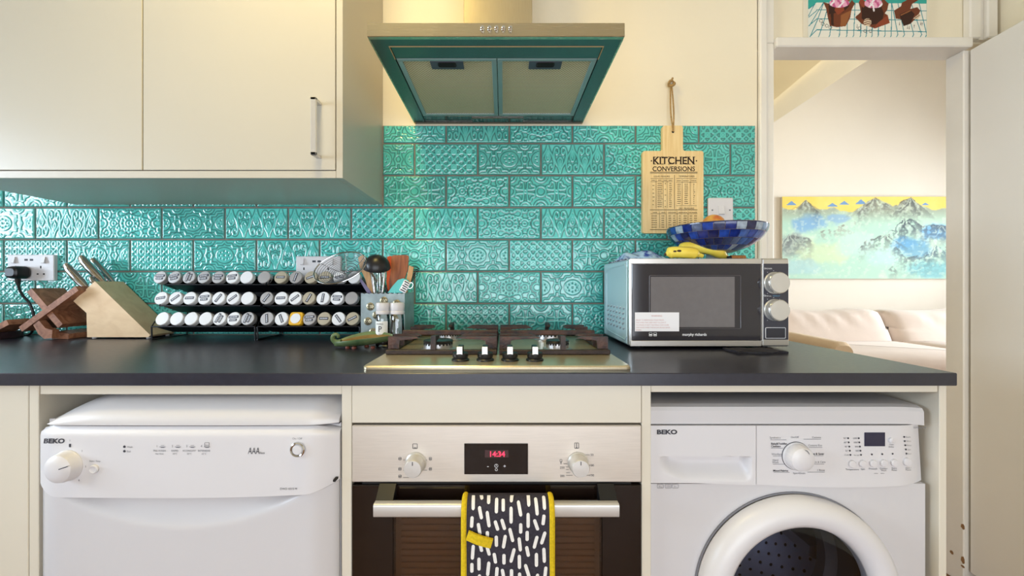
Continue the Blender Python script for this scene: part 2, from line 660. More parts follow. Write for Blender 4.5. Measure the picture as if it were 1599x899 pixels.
ang = math.radians(97.5)
Ml = Matrix.Translation((DX1 + .012, -.004, 0)) @ Matrix.Rotation(-ang + math.pi / 2 - math.pi / 2, 4, 'Z')
dl = thing('door_1', (DX1 + .012, -.004, 0.03), 'open white painted door swung towards the viewer', 'door', kind='structure')
# leaf runs from the hinge towards the viewer, leaning a little to the left
Ld = Matrix.Translation((DX1 + .014, -.006, 0)) @ Matrix.Rotation(math.radians(-97.5), 4, 'Z')
obj('door_leaf', MB().box(0, .70, 0, .038, .05, DHEAD - .004, .003, Ld), M_DOOR, dl)
M_CHIP = mat('bare_wood_chip', rgb(150, 112, 74), .8)
for (cx_, cz_, w_, h_) in ((1503.5, 822, 2.4, 9), (1485, 862, 3.2, 6), (1503, 874, 3.0, 12), (1500, 884, 5.5, 4)):
    yc_ = .003 if cx_ > 1495 else .038
    zc_ = Z(cz_, yc_); s_c = S(yc_)
    hh, ww = h_ / s_c / 2, .006
    pc_ = [(yc_ - ww, zc_ - hh * .6), (yc_ - ww * .2, zc_ - hh), (yc_ + ww, zc_ - hh * .3), (yc_ + ww * .7, zc_ + hh * .7), (yc_ - ww * .3, zc_ + hh), (yc_ - ww * .9, zc_ + hh * .4)]
    obj('paint_chip', MB().prism(pc_, DX1 - .0006, DX1, 'x'), M_CHIP, tr3)
for zh in (.28, 1.0, 1.7):
    obj('hinge', MB().cyl(Ld @ Vector((-.004, .018, zh - .04)), Ld @ Vector((-.004, .018, zh + .04)), .005, n=10), M_TRIM, dl)

# ------------------------------------------------------------------ living room beyond the doorway
struct('wall_living_far', MB().box(LX0, LX1, LY1, LY1 + .1, 0, LTOP), M_WHITEWALL, 'bright white living room wall behind the sofa')
lw = MB()
lw.box(LX1, LX1 + .1, WT, LY1, 0, .75).box(LX1, LX1 + .1, WT, LY1, 2.45, LTOP).box(LX1, LX1 + .1, WT, .4, .75, 2.45).box(LX1, LX1 + .1, 2.6, LY1, .75, 2.45)
struct('wall_living_right', lw, M_WHITEWALL, 'living room wall with a large window')
struct('wall_living_left', MB().box(LX0 - .1, LX0, WT, LY1, 0, LTOP), M_WHITEWALL, 'living room side wall far left')
struct('wall_living_near', MB().box(KR, LX1, 0, WT, 0, LTOP).box(LX0, KR, .0, WT, KTOP + .06, LTOP), M_WHITEWALL, 'living room wall beside the kitchen doorway')
struct('ceiling_living', MB().box(LX0, LX1, 0, LY1, LTOP, LTOP + .06), M_WHITEWALL, 'white living room ceiling', 'ceiling')
w3 = thing('window_3', (LX1 + .05, 1.5, .75), 'large white framed living room window', 'window', kind='structure')
fr = MB()
for (u0, u1, v0, v1) in ((.4, 2.6, .75, .81), (.4, 2.6, 2.39, 2.45), (.4, .46, .81, 2.39), (2.54, 2.6, .81, 2.39), (1.47, 1.53, .81, 2.39)):
    fr.box(LX1 + .02, LX1 + .07, u0, u1, v0, v1, .004)
obj('window_frame', fr, M_TRIM, w3)
obj('pane', MB().box(LX1 + .042, LX1 + .048, .46, 1.47, .81, 2.39), M_PANE, w3)
obj('pane', MB().box(LX1 + .042, LX1 + .048, 1.53, 2.54, .81, 2.39), M_PANE, w3)
# sloping underside of the stairs, upper left of the doorway
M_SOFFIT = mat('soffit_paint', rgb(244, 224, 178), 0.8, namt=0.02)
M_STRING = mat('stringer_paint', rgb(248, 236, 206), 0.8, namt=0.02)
ys = 2.2
def slope_poly(p, q, up):
    a, b = P(p[0], p[1], ys), P(q[0], q[1], ys)
    d = (b - a).normalized()
    a2, b2 = a - d * 1.2, b + d * 1.2
    n = Vector((-d.z, 0, d.x)) * up
    return [(a2.x, a2.z), (b2.x, b2.z), (b2.x + n.x, b2.z + n.z), (a2.x + n.x, a2.z + n.z)]
st = thing('trim_4', (1.9, ys, 2.0), 'sloping cream underside of a staircase in the living room', 'trim', kind='structure')
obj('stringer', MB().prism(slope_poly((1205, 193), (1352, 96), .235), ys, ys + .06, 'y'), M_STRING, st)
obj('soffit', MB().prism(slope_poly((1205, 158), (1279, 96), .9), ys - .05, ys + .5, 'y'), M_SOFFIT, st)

# ------------------------------------------------------------------ teal relief tiles
TP, TH, GR = 98.2 / 434.2, 0.11450, 0.0045
TW, TT = TP - GR, TH - GR


def arc(cx, cy, r, a0, a1, n=14, ry=None):
    ry = r if ry is None else ry
    return [(cx + r * math.cos(math.radians(a0 + (a1 - a0) * i / n)), cy + ry * math.sin(math.radians(a0 + (a1 - a0) * i / n))) for i in range(n + 1)]


def sm(pts, n=6):
    return [(p.x, p.y) for p in catmull([Vector((a, b, 0)) for a, b in pts], n)]


def mir(lines, cx=None, cy=None):
    out = list(lines)
    if cx is not None: out += [[(2 * cx - x, y) for x, y in l] for l in out]
    if cy is not None: out += [[(x, 2 * cy - y) for x, y in l] for l in out]
    return out


def pattern_lines(k):
    L = []
    if k == 'hearts':
        for i, c in enumerate((-.2, .2, .6, 1.0, 1.4, 1.8, 2.2)):
            fl = i % 2
            h = [(0, .04), (.05, .22), (.16, .42), (.205, .66), (.15, .87), (.06, .86), (.045, .72), (.11, .66), (.135, .74)]
            g = [(0, .22), (.07, .44), (.02, .56)]
            for q in (h, g):
                s = sm(q)
                for sg in (1, -1):
                    L.append([(c + sg * x, 1 - y if fl else y) for x, y in s])
            L.append([(c, 1 - y if fl else y) for y in (.22, .46)])
    elif k == 'lattice':
        for i in range(-4, 9):
            L.append([(i * .25, 0), (i * .25 + 1, 1)])
            L.append([(i * .25, 1), (i * .25 + 1, 0)])
        for cx in (.25, .75, 1.25, 1.75):
            for cy in (.25, .75):
                L += [arc(cx, cy, .08, 0, 360, 12)]
        for cx in (0, .5, 1, 1.5, 2):
            L += [arc(cx, .5, .2, 0, 360, 20)]
            L += [[(cx - .05, .5), (cx + .05, .5)], [(cx, .45), (cx, .55)]]
    elif k == 'quatrefoil':
        for c in (0, 1, 2):
            st = [(.62, .0), (.56, .13), (.43, .13), (.43, .25), (.28, .25), (.22, .36), (.08, .36), (0, .44)]
            for sg in (1, -1):
                for sv in (1, -1):
                    L.append([(c + sg * x, .5 + sv * y) for x, y in st])
            L += [arc(c, .5, .06, 0, 360, 12), arc(c, .5, .25, 0, 360, 26, .22)]
            for a in range(0, 360, 45):
                ca, sa = math.cos(math.radians(a)), math.sin(math.radians(a))
                L.append(arc(c + .15 * ca, .5 + .14 * sa, .055, 0, 360, 10))
        for c in (.5, 1.5):
            L += [arc(c, 0, .16, 0, 180), arc(c, 1, .16, 180, 360), arc(c, 0, .08, 0, 180), arc(c, 1, .08, 180, 360)]
    elif k == 'floral':
        L += [arc(1, .5, r, 0, 360, 24) for r in (.06, .15)]
        for a in range(0, 360, 30):
            ca, sa = math.cos(math.radians(a)), math.sin(math.radians(a))
            L.append(arc(1 + .22 * ca, .5 + .22 * sa, .06, a - 120, a + 120, 8))
        b = [arc(.5, .5, .14, 20, 340), arc(.5, .5, .06, 0, 360, 10), arc(.72, .82, .12, 30, 300), arc(.28, .80, .11, 200, 480), arc(.12, .5, .13, -90, 90),
             arc(.10, .88, .07, 0, 300, 10), arc(.5, .93, .07, 180, 360, 8), arc(.9, .92, .06, 180, 330, 8), arc(.62, .64, .05, 0, 270, 8), arc(.36, .63, .05, 90, 360, 8), arc(0, .3, .1, -60, 60, 8)]
        L += mir(b, 1, .5)
    elif k == 'clover':
        for c in (.5, 1.5):
            L += [arc(c, .5, .05, 0, 360, 10)]
            for a in (45, 135, 225, 315):
                ca, sa = math.cos(math.radians(a)), math.sin(math.radians(a))
                cx, cy = c + .25 * ca, .5 + .25 * sa
                L.append(sm([(c + .08 * ca, .5 + .08 * sa), (cx - .14 * sa, cy + .14 * ca), (cx + .08 * ca - .10 * sa, cy + .08 * sa + .10 * ca), (cx + .04 * ca, cy + .04 * sa),
                             (cx + .08 * ca + .10 * sa, cy + .08 * sa - .10 * ca), (cx + .14 * sa, cy - .14 * ca), (c + .08 * ca, .5 + .08 * sa)], 5))
            L += [arc(c, 0, .15, 0, 180), arc(c, 1, .15, 180, 360), arc(c - .5, .5, .16, -90, 90), arc(c + .5, .5, .16, 90, 270)]
        for cx in (0, 1, 2):
            for cy in (0, 1):
                L += [arc(cx, cy, .2, 0, 360, 24), arc(cx, cy, .1, 0, 360, 16)]
    else:   # crosses
        for i in range(9):
            L.append([(i * .25, 0), (i * .25, 1)])
        for j in range(5):
            L.append([(0, j * .25), (2, j * .25)])
        for i in range(8):
            for j in range(4):
                x, y = i * .25, j * .25
                if (i + j) % 2 == 0:
                    L += [[(x + .04, y + .04), (x + .21, y + .21)], [(x + .04, y + .21), (x + .21, y + .04)]]
                else:
                    L.append(arc(x + .125, y + .125, .07, 0, 360, 10))
    return L


NU, NV = 108, 54
_fields = {}


def pattern_field(k):
    if k in _fields: return _fields[k]
    us = np.linspace(0, 2, NU + 1)
    vs = np.linspace(0, 1, NV + 1)
    U, V = np.meshgrid(us, vs)
    D = np.full(U.shape, 9.0)
    for l in pattern_lines(k):
        for (ax, ay), (bx, by) in zip(l[:-1], l[1:]):
            dx, dy = bx - ax, by - ay
            q = dx * dx + dy * dy
            if q < 1e-9: continue
            t = np.clip(((U - ax) * dx + (V - ay) * dy) / q, 0, 1)
            D = np.minimum(D, np.hypot(U - ax - t * dx, V - ay - t * dy))
    edge = np.minimum(np.minimum(U, 2 - U), np.minimum(V, 1 - V))
    fade = np.clip((edge - .02) / .03, 0, 1)
    H = np.exp(-(D / .026) ** 2) * fade
    G = np.exp(-((D - .042) / .016) ** 2) * fade
    _fields[k] = (H, G)
    return _fields[k]


_tile_mesh = {}


def tile_mesh(k, u0, u1, v0, v1):
    key = (k, round(u0, 3), round(u1, 3), round(v0, 3), round(v1, 3))
    if key in _tile_mesh: return _tile_mesh[key]
    H, G = pattern_field(k)
    i0, i1 = int(round(u0 * NU)), int(round(u1 * NU))
    j0, j1 = int(round(v0 * NV)), int(round(v1 * NV))
    ni, nj = i1 - i0, j1 - j0
    mb = MB()
    ln = []
    BV, TK = .0022, .0075
    def pt(i, j):
        x, z = i / NU * TW, j / NV * TT
        e = min(i - i0, i1 - i, j - j0, j1 - j)
        drop = .0026 if e == 0 else .0007 if e == 1 else 0
        return (x - u0 * TW, -(TK - drop + .0012 * H[j, i] - .0004 * G[j, i]), z - v0 * TT)
    for j in range(nj + 1):
        for i in range(ni + 1):
            mb.v.append(pt(i0 + i, j0 + j))
            e = min(i, ni - i, j, nj - j)
            ln.append(.75 if e == 0 else .35 if e == 1 else float(G[j0 + j, i0 + i]) * .95)
    w = ni + 1
    for j in range(nj):
        for i in range(ni):
            a = j * w + i
            mb.f.append((a, a + 1, a + w + 1, a + w)); mb.m.append(0)
    edge = [i for i in range(w)] + [j * w + ni for j in range(1, nj + 1)] + [nj * w + i for i in range(ni - 1, -1, -1)] + [j * w for j in range(nj - 1, 0, -1)]
    o = len(mb.v)
    for a in edge:
        x, y, z = mb.v[a]
        mb.v.append((x, 0.001, z)); ln.append(.8)
    n = len(edge)
    for q in range(n):
        mb.f.append((edge[q], o + q, o + (q + 1) % n, edge[(q + 1) % n])); mb.m.append(0)
    me = mb.mesh('tile', [M_TILE], 60)
    at = me.attributes.new('line', 'FLOAT', 'POINT')
    at.data.foreach_set('value', ln)
    _tile_mesh[key] = me
    return me


XA, XB = X(648, 0), X(697, 0)
Z0 = 0.8976
TILE_L, TILE_R, TILE_TOP = KL + .01, X(1177, 0), Z(197.5, 0)
CABX = -0.433
CABZ = 1.3655
# photographed motifs, row by row from the worktop; key = joint pixel of the tile's left edge
MOTIF = {0: {600: 'clover', 698: 'lattice', 796: 'clover', 894: 'floral', 502: 'floral', 20: 'floral', 110: 'crosses'},
         1: {648: 'hearts', 746: 'floral', 844: 'quatrefoil', 942: 'clover', 550: 'lattice', 60: 'floral', 158: 'clover', 256: 'lattice'},
         2: {599: 'clover', 697: 'quatrefoil', 795: 'lattice', 893: 'clover', 991: 'floral', 501: 'clover', 403: 'hearts', 305: 'quatrefoil', 207: 'crosses', 108: 'quatrefoil', 10: 'crosses'},
         3: {550: 'lattice', 648: 'hearts', 746: 'floral', 844: 'hearts', 942: 'lattice', 1040: 'floral', 452: 'hearts', 354: 'hearts', 256: 'quatrefoil', 158: 'floral', 60: 'hearts'},
         4: {599: 'clover', 697: 'floral', 795: 'clover', 893: 'quatrefoil', 991: 'clover', 1089: 'floral', 501: 'lattice', 403: 'floral', 305: 'clover', 207: 'lattice', 108: 'hearts'},
         5: {550: 'quatrefoil', 648: 'lattice', 746: 'quatrefoil', 844: 'hearts', 942: 'floral', 1040: 'clover', 1138: 'floral'},
         6: {599: 'quatrefoil', 697: 'hearts', 795: 'floral', 893: 'clover', 991: 'quatrefoil', 1089: 'lattice'}}
KEYS = ['hearts', 'lattice', 'quatrefoil', 'floral', 'clover', 'crosses']
rnd = random.Random(5)
for row in range(7):
    zb, zt = Z0 + row * TH, Z0 + (row + 1) * TH
    xo = XA if row % 2 == 1 else XB
    k0 = int(math.floor((TILE_L - xo) / TP))
    k1 = int(math.ceil((TILE_R - xo) / TP))
    for k in range(k0, k1):
        xl = xo + k * TP
        px = xl * 434.2 + VPX
        best = min(MOTIF[row], key=lambda q: abs(q - px))
        mot = MOTIF[row][best] if abs(best - px) < 30 else rnd.choice(KEYS)
        x0, x1 = xl + GR / 2, xl + TP - GR / 2
        z0, z1 = zb + GR / 2, zt - GR / 2
        cx0, cx1 = max(x0, TILE_L), min(x1, TILE_R)
        cz0, cz1 = max(z0, .901), min(z1, TILE_TOP)
        if zb > CABZ + .01:                       # behind the wall cupboard nothing is tiled
            cx0 = max(cx0, CABX + .003)
        elif zt > CABZ and cx0 < CABX and False:
            pass
        if cx1 - cx0 < .012 or cz1 - cz0 < .012: continue
        uv = ((cx0 - x0) / TW, (cx1 - x0) / TW, (cz0 - z0) / TT, (cz1 - z0) / TT)
        me = tile_mesh(mot, *uv)
        t = bpy.data.objects.new('tile', me)
        COL.objects.link(t)
        t.parent = wall_back
        t.location = Vector((cx0, -.001, cz0)) - BASE[wall_back.name]
# grout bed behind the tiles
g = MB().box(TILE_L - .002, TILE_R + .001, -.0045, 0, .88, CABZ - .001).box(CABX, TILE_R + .001, -.0045, 0, CABZ - .001, TILE_TOP + .001)
obj('grout', g, M_GROUT, wall_back)

# ------------------------------------------------------------------ worktop and units
CF = -0.62           # worktop front
PF = -0.604          # front plane of the panels
wt = thing('worktop', (-.85, -.3, .874), 'long black laminate worktop running along the tiled wall', 'worktop')
obj('slab', MB().box(KL + .005, .913, CF, -.002, .8742, .9, .0015), M_COUNTER, wt)

# wall cupboard
WF = -0.352
xr = CABX
wc = thing('wall_cupboard', (-.95, WF / 2, CABZ), 'pale wall cupboard with two flat doors over the spice racks', 'cupboard')
XD = X(524, WF); ZD = Z(265.5, WF)
xw = XD - 2 * (XD - X(223, WF))
obj('side_panel', MB().box(XD + .0015, xr, WF, -.0005, CABZ, 2.42, .001), M_CABSHADE, wc)
obj('bottom_panel', MB().box(xw - .02, XD + .001, WF, -.0005, CABZ, ZD - .0018, .001), M_CABSHADE, wc)
obj('back_panel', MB().box(xw - .02, XD + .001, -.02, -.001, ZD, 2.42), M_CABIN, wc)
obj('top_panel', MB().box(xw - .02, XD + .001, WF + .02, -.02, 2.40, 2.42), M_CABIN, wc)
obj('side_panel', MB().box(xw - .04, xw - .021, WF, -.0005, CABZ, 2.42, .001), M_CABSHADE, wc)
xm = X(223, WF)
dr = obj('door', MB().box(xm + .0015, XD - .0005, WF - .001, WF + .018, ZD, 2.40, .0012), M_CABSHADE, wc)
hx, hz0, hz1 = X(490, WF - .03), Z(242, WF - .03), Z(152, WF - .03)
hm = MB()
hm.box(hx - .0075, hx + .0075, WF - .034, WF - .027, hz0, hz1, .0015)
hm.box(hx - .0075, hx + .0075, WF - .034, WF - .0005, hz0, hz0 + .008, .0015).box(hx - .0075, hx + .0075, WF - .034, WF - .0005, hz1 - .008, hz1, .0015)
obj('handle', hm, M_SATIN, dr, label='brushed metal bow handle')
obj('door', MB().box(xw, xm - .0015, WF - .001, WF + .018, ZD, 2.40, .0012), M_CABSHADE, wc)

# base unit at far left
xa, xb, xc = X(0, PF) - .4, X(44.5, PF), X(60, PF)
bu = thing('base_cupboard', ((xa + xb) / 2, -.3, 0), 'cream base cupboard at the left end, beside the dishwasher', 'cupboard')
obj('body', MB().box(xa, xb - .004, -.58, -.01, .12, .8735), M_CABIN, bu)
obj('door', MB().box(xa, xb - .001, PF + .0, -.5825, .15, .8725, .0012), M_CAB, bu)
obj('side_panel', MB().box(xb + .001, xc, PF, -.01, 0, .8735, .001), M_CAB, bu)
obj('plinth', MB().box(xa, xb - .002, -.54, -.52, 0, .118), M_CAB, bu)

# support rails under the worktop
def rail(x0, x1, z0, lab):
    obj('worktop_rail', MB().box(x0, x1, PF + .002, PF + .020, z0, .8738, .001), M_CAB, label=lab, cat='rail')
xd0, xd1 = X(533.5, PF), X(549, PF)
xo0, xo1 = X(1002, PF), X(1016.5, PF)
xe0, xe1 = X(1467, PF), .909
rail(xc + .001, xd0 - .001, Z(616, PF), 'cream rail under the worktop above the dishwasher')
rail(xo1 + .001, xe0 - .001, Z(612.5, PF), 'cream rail under the worktop above the washing machine')

# oven housing
oh = thing('oven_housing', ((xd0 + xo1) / 2, -.3, 0), 'cream built-in oven housing under the gas hob', 'cupboard')
obj('side_panel', MB().box(xd0, xd1, PF, -.01, 0, .8735, .001), M_CAB, oh)
obj('side_panel', MB().box(xo0, xo1, PF, -.01, 0, .8735, .001), M_CAB, oh)
obj('filler_panel', MB().box(xd1 + .001, xo0 - .001, PF - .001, PF + .017, Z(660, PF), .8725, .0012), M_CAB, oh)
obj('shelf', MB().box(xd1 + .001, xo0 - .001, PF + .04, -.01, .16, .178), M_CABIN, oh)
obj('plinth', MB().box(xd1 + .001, xo0 - .001, -.54, -.52, 0, .15), M_CAB, oh)
ep = thing('end_panel', ((xe0 + xe1) / 2, -.3, 0), 'cream end panel closing the worktop run beside the doorway', 'panel')
obj('board', MB().box(xe0, xe1, PF, -.01, 0, .8735, .001), M_CAB, ep)
bk = MB().prism([(PF + .06, .8735), (PF + .14, .8735), (PF + .14, .868), (PF + .075, .866)], xe0 - .045, xe0 - .0005, 'x')
obj('bracket', bk, M_BLACKP, ep, label='small black corner bracket')

# ------------------------------------------------------------------ cooker hood
HF = -0.497
hx0, hx1 = -.3175, .2825
hzb, hzt = Z(57, HF), Z(35.5, HF)
hd = thing('cooker_hood', (-.018, -.25, hzb), 'stainless steel chimney cooker hood above the gas hob', 'cooker hood')
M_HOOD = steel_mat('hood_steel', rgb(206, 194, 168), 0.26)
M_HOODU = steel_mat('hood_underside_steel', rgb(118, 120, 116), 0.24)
cn = MB()
cn.box(hx0, hx1, HF, HF + .012, hzb, hzt, .001)                       # front fascia
cn.box(hx0, hx0 + .004, HF + .012, -.002, hzb, hzt).box(hx1 - .004, hx1, HF + .012, -.002, hzb, hzt)
cn.box(hx0 + .004, hx1 - .004, HF + .012, -.002, hzt - .004, hzt)
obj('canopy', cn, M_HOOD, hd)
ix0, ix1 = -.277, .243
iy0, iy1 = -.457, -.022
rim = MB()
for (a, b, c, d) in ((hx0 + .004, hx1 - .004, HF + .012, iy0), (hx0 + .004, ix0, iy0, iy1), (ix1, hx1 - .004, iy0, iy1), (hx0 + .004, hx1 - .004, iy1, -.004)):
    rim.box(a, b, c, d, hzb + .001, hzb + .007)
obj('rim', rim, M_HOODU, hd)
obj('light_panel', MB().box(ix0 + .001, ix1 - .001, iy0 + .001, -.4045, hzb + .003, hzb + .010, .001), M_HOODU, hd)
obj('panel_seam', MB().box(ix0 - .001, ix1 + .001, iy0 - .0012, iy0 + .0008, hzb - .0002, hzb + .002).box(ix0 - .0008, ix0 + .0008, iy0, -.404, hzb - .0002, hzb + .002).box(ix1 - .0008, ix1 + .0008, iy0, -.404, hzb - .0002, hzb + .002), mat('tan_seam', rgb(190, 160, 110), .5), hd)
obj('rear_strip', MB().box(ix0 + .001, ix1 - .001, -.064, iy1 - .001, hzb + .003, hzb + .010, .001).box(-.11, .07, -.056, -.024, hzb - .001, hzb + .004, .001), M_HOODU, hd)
M_FFRAME = mat('filter_frame_metal', rgb(150, 172, 172), 0.4, 0.3, namt=0.06)


def mesh_mat():
    m = mat('filter_mesh', rgb(190, 172, 140), 0.5, 0.2, namt=0.15)
    N, L = m.node_tree.nodes, m.node_tree.links
    bs = N['Principled BSDF']
    tc = N.new('ShaderNodeTexCoord')
    mp = N.new('ShaderNodeMapping')
    mp.inputs['Rotation'].default_value = (0, 0, math.radians(45))
    vo = N.new('ShaderNodeTexVoronoi')
    vo.feature = 'DISTANCE_TO_EDGE'
    vo.inputs['Scale'].default_value = 165
    vo.inputs['Randomness'].default_value = 0.05
    L.new(tc.outputs['Object'], mp.inputs['Vector'])
    L.new(mp.outputs['Vector'], vo.inputs['Vector'])
    mx = N.new('ShaderNodeMix')
    mx.data_type = 'RGBA'
    mr = N.new('ShaderNodeMapRange')
    mr.inputs['From Min'].default_value = 0.1
    mr.inputs['From Max'].default_value = 0.35
    L.new(vo.outputs['Distance'], mr.inputs['Value'])
    L.new(mr.outputs['Result'], mx.inputs['Factor'])
    mx.inputs['A'].default_value = rgb(238, 220, 184)
    mx.inputs['B'].default_value = rgb(150, 126, 92)
    L.new(mx.outputs['Result'], bs.inputs['Base Color'])
    bp = N.new('ShaderNodeBump')
    bp.inputs['Strength'].default_value = 0.5
    bp.inputs['Distance'].default_value = 0.002
    bp.invert = True
    L.new(mr.outputs['Result'], bp.inputs['Height'])
    L.new(bp.outputs['Normal'], bs.inputs['Normal'])
    return m


M_FMESH = mesh_mat()
M_LATCH = mat('latch_plastic', rgb(72, 72, 86), 0.4, namt=0.05)
xmid = -.0165
for (fx0, fx1) in ((ix0 + .002, xmid - .001), (xmid + .001, ix1 - .002)):
    fy0, fy1 = -.403, -.066
    f = MB()
    b = .013
    f.box(fx0, fx1, fy0, fy0 + b * .8, hzb + .002, hzb + .012, .001).box(fx0, fx1, fy1 - b, fy1, hzb + .002, hzb + .012, .001)
    f.box(fx0, fx0 + b, fy0 + b * .8, fy1 - b, hzb + .002, hzb + .012, .001).box(fx1 - b, fx1, fy0 + b * .8, fy1 - b, hzb + .002, hzb + .012, .001)
    fo = obj('grease_filter', f, M_FFRAME, hd)
    obj('filter_mesh', MB().box(fx0 + b, fx1 - b, fy0 + b * .8, fy1 - b, hzb + .006, hzb + .010), M_FMESH, fo)
    cx = X(698, -.38) if fx0 < -.1 else X(851.5, -.38)
    la = MB().box(cx - .043, cx + .043, fy0 + b * .8 + .0005, fy0 + .047, hzb + .0015, hzb + .006, .001)
    lo_ = obj('latch', la, M_LATCH, fo, label='dark plastic filter latch')
    rg = MB()
    rg.tube([Vector((cx + p[0], fy0 + .025 + p[1], hzb + .0012)) for p in rrect(0, 0, .046, .019, .006, 4)], .0014, 6, closed=True)
    rg.box(cx - .021, cx + .021, fy0 + .017, fy0 + .033, hzb + .0005, hzb + .0025)
    obj('finger_slot', rg, M_DARK, fo)
# chimney
chy = -.215
c0, c1 = X(724, chy), X(831, chy)
obj('chimney', MB().box(c0, c1, chy, -.004, hzt, 2.5, .001), M_STEELV, hd)
obj('chimney_seam', MB().box(c0 - .002, c1 + .002, chy - .002, -.006, hzt + .001, hzt + .006), M_STEELV, hd)
for px in (753.2, 764.4, 775.2, 786, 797):
    bx, bz = X(px, HF - .006), Z(43, HF - .006)
    obj('button', MB().lathe([(.0052, 0), (.0052, .002), (.0042, .003), (.0042, .008), (.003, .0095), (0, .0098)], facing(bx, HF - .0004, bz), 14), M_CHROME, hd)

# ------------------------------------------------------------------ gas hob
ht = .9085
hb = thing('gas_hob', (-.0135, -.33, .9), 'four-burner stainless gas hob with dark cast iron pan supports', 'hob')
M_HOBST = steel_mat('hob_steel', rgb(216, 202, 172), 0.3, (40, 3, 40), metal=0.75)
hX0, hX1, hY0, hY1 = -.2955, .2685, -.589, -.075
plate = MB()
plate.rings([[(x, y, z) for x, y in rrect((hX0 + hX1) / 2, (hY0 + hY1) / 2, (hX1 - hX0) - 2 * ins, (hY1 - hY0) - 2 * ins, .012 - ins * .5)] for ins, z in ((0, .9003), (0, .905), (.003, ht - .0005), (.006, ht))])
obj('plate', plate, M_HOBST, hb)
M_IRON = mat('cast_iron', rgb(62, 48, 44), 0.5, 0.15, nscale=50, namt=0.5, bump=0.2, bscale=200, c2=rgb(40, 34, 36))
M_RUST = mat('browned_iron', rgb(84, 56, 44), 0.45, 0.15, nscale=40, namt=0.5, c2=rgb(48, 40, 42), bump=0.2, bscale=200)
M_ALU = mat('burner_aluminium', rgb(214, 212, 212), 0.32, 0.9, namt=0.08)
bl, br = -.170, .145
for gx0, gx1, bx in ((-.285, -.0155, bl), (-.0105, .259, br)):
    gy0, gy1 = -.462, -.095
    gt = .950
    fm = MB()
    # base ring
    for (a, b, c, d) in ((gx0, gx1, gy0, gy0 + .012), (gx0, gx1, gy1 - .012, gy1), (gx0, gx0 + .012, gy0 + .012, gy1 - .012), (gx1 - .012, gx1, gy0 + .012, gy1 - .012)):
        fm.box(a, b, c, d, ht + .0005, ht + .012, .002)
    ps = obj('pan_support', fm, M_IRON, hb)
    for (yy, ln) in ((-.437, .068), (-.388, .062), (-.298, None), (-.205, .066), (-.152, .060)):
        if ln is None:
            f = MB().box(gx0 + .001, gx1 - .001, yy - .006, yy + .006, gt - .014, gt, .002)
            f.box(gx0 + .001, gx0 + .03, yy - .006, yy + .006, ht + .012, gt - .014, .002).box(gx1 - .03, gx1 - .001, yy - .006, yy + .006, ht + .012, gt - .014, .002)
            obj('crossbar', f, M_RUST, ps)
            continue
        for side in (0, 1):
            def q(u): return gx0 + u if side == 0 else gx1 - u
            l2 = ln + (.024 if (side == 1) == (bx < 0) else 0)
            poly = [(q(.001), ht + .012), (q(.001), gt), (q(l2), gt), (q(l2 + .010), gt - .004), (q(.040), gt - .0075), (q(.029), gt - .010), (q(.027), ht + .012)]
            obj('finger', MB().prism(poly, yy - .0055, yy + .0055, 'y'), M_RUST, ps)
    for (yy, sg) in ((gy0, 1), (gy1, -1)):
        poly = [(yy, ht + .012), (yy + sg * .004, gt + .004), (yy + sg * .055, gt), (yy + sg * .058, gt - .006), (yy + sg * .016, gt - .012), (yy + sg * .013, ht + .012)]
        obj('finger', MB().prism(poly, bx - .006, bx + .006, 'x'), M_IRON, ps)
for (bx, by, r) in ((bl - .002, -.372, .0365), (bl, -.185, .031), (br - .002, -.372, .028), (br, -.185, .042)):
    T = Matrix.Translation((bx, by, ht))
    bu_ = obj('burner', MB().lathe([(r + .010, 0.0003), (r + .010, .002), (r + .002, .004), (r + .001, .016), (r - .002, .0185), (0, .0185)], T, 32), M_ALU, hb)
    tt = MB()
    for a in range(24):
        R = T @ Matrix.Rotation(a * math.pi / 12, 4, 'Z')
        tt.box(r - .002, r + .0016, -.0022, .0022, .0125, .0170, 0, R)
    obj('flame_port', tt, M_DARK, bu_, kind='stuff')
    obj('burner_cap', MB().lathe([(r + .002, .0190), (r + .003, .021), (r + .001, .0245), (r * .8, .0255), (0, .026)], T, 32), M_BLACK, bu_)
for px in (719, 757.6, 796.3, 835):
    kx, ky = X(px, -.53), -.53
    T = Matrix.Translation((kx, ky, ht))
    kn = obj('knob', MB().lathe([(.0195, 0.0003), (.0195, .003), (.016, .006), (.0175, .009), (.0178, .016), (.016, .018), (0, .018)], T, 28), M_BLACKP, hb)
    obj('knob_grip', MB().box(kx - .0062, kx + .0062, ky - .015, ky + .016, ht + .018, ht + .033, .0015), M_BLACKP, kn)
    obj('knob_face', MB().box(kx - .0062, kx + .0062, ky - .0168, ky - .0152, ht + .0150, ht + .0328, .0005), M_SATIN, kn, label='metal face of the knob')
# hob lettering is too small to read in the photograph

# ------------------------------------------------------------------ oven
OF = -.607
so = S(OF)
ov = thing('oven', (-.014, -.3, .18), 'stainless built-in oven with red clock display and long bar handle', 'oven')
ox0, ox1 = xd1 + .0015, xo0 - .0015
fz0, fz1 = Z(753, OF), Z(664, OF)
obj('fascia', MB().box(ox0, ox1, OF, PF + .02, fz0, fz1, .002), M_STEEL, ov)
cav = MB()
cx0_, cx1_, cz0_, cz1_ = ox0 + .02, ox1 - .02, .182, fz0 - .002
cav.box(cx0_, cx1_, -.08, -.07, cz0_, cz1_).box(cx0_, cx0_ + .006, -.575, -.08, cz0_, cz1_).box(cx1_ - .006, cx1_, -.575, -.08, cz0_, cz1_)
cav.box(cx0_, cx1_, -.575, -.08, cz0_, cz0_ + .006).box(cx0_, cx1_, -.575, -.08, fz0 - .008, fz0 - .002)
M_ENAM = mat('brown_oven_enamel', rgb(120, 88, 62), 0.5, namt=0.2)
obj('cavity', cav, M_ENAM, ov)
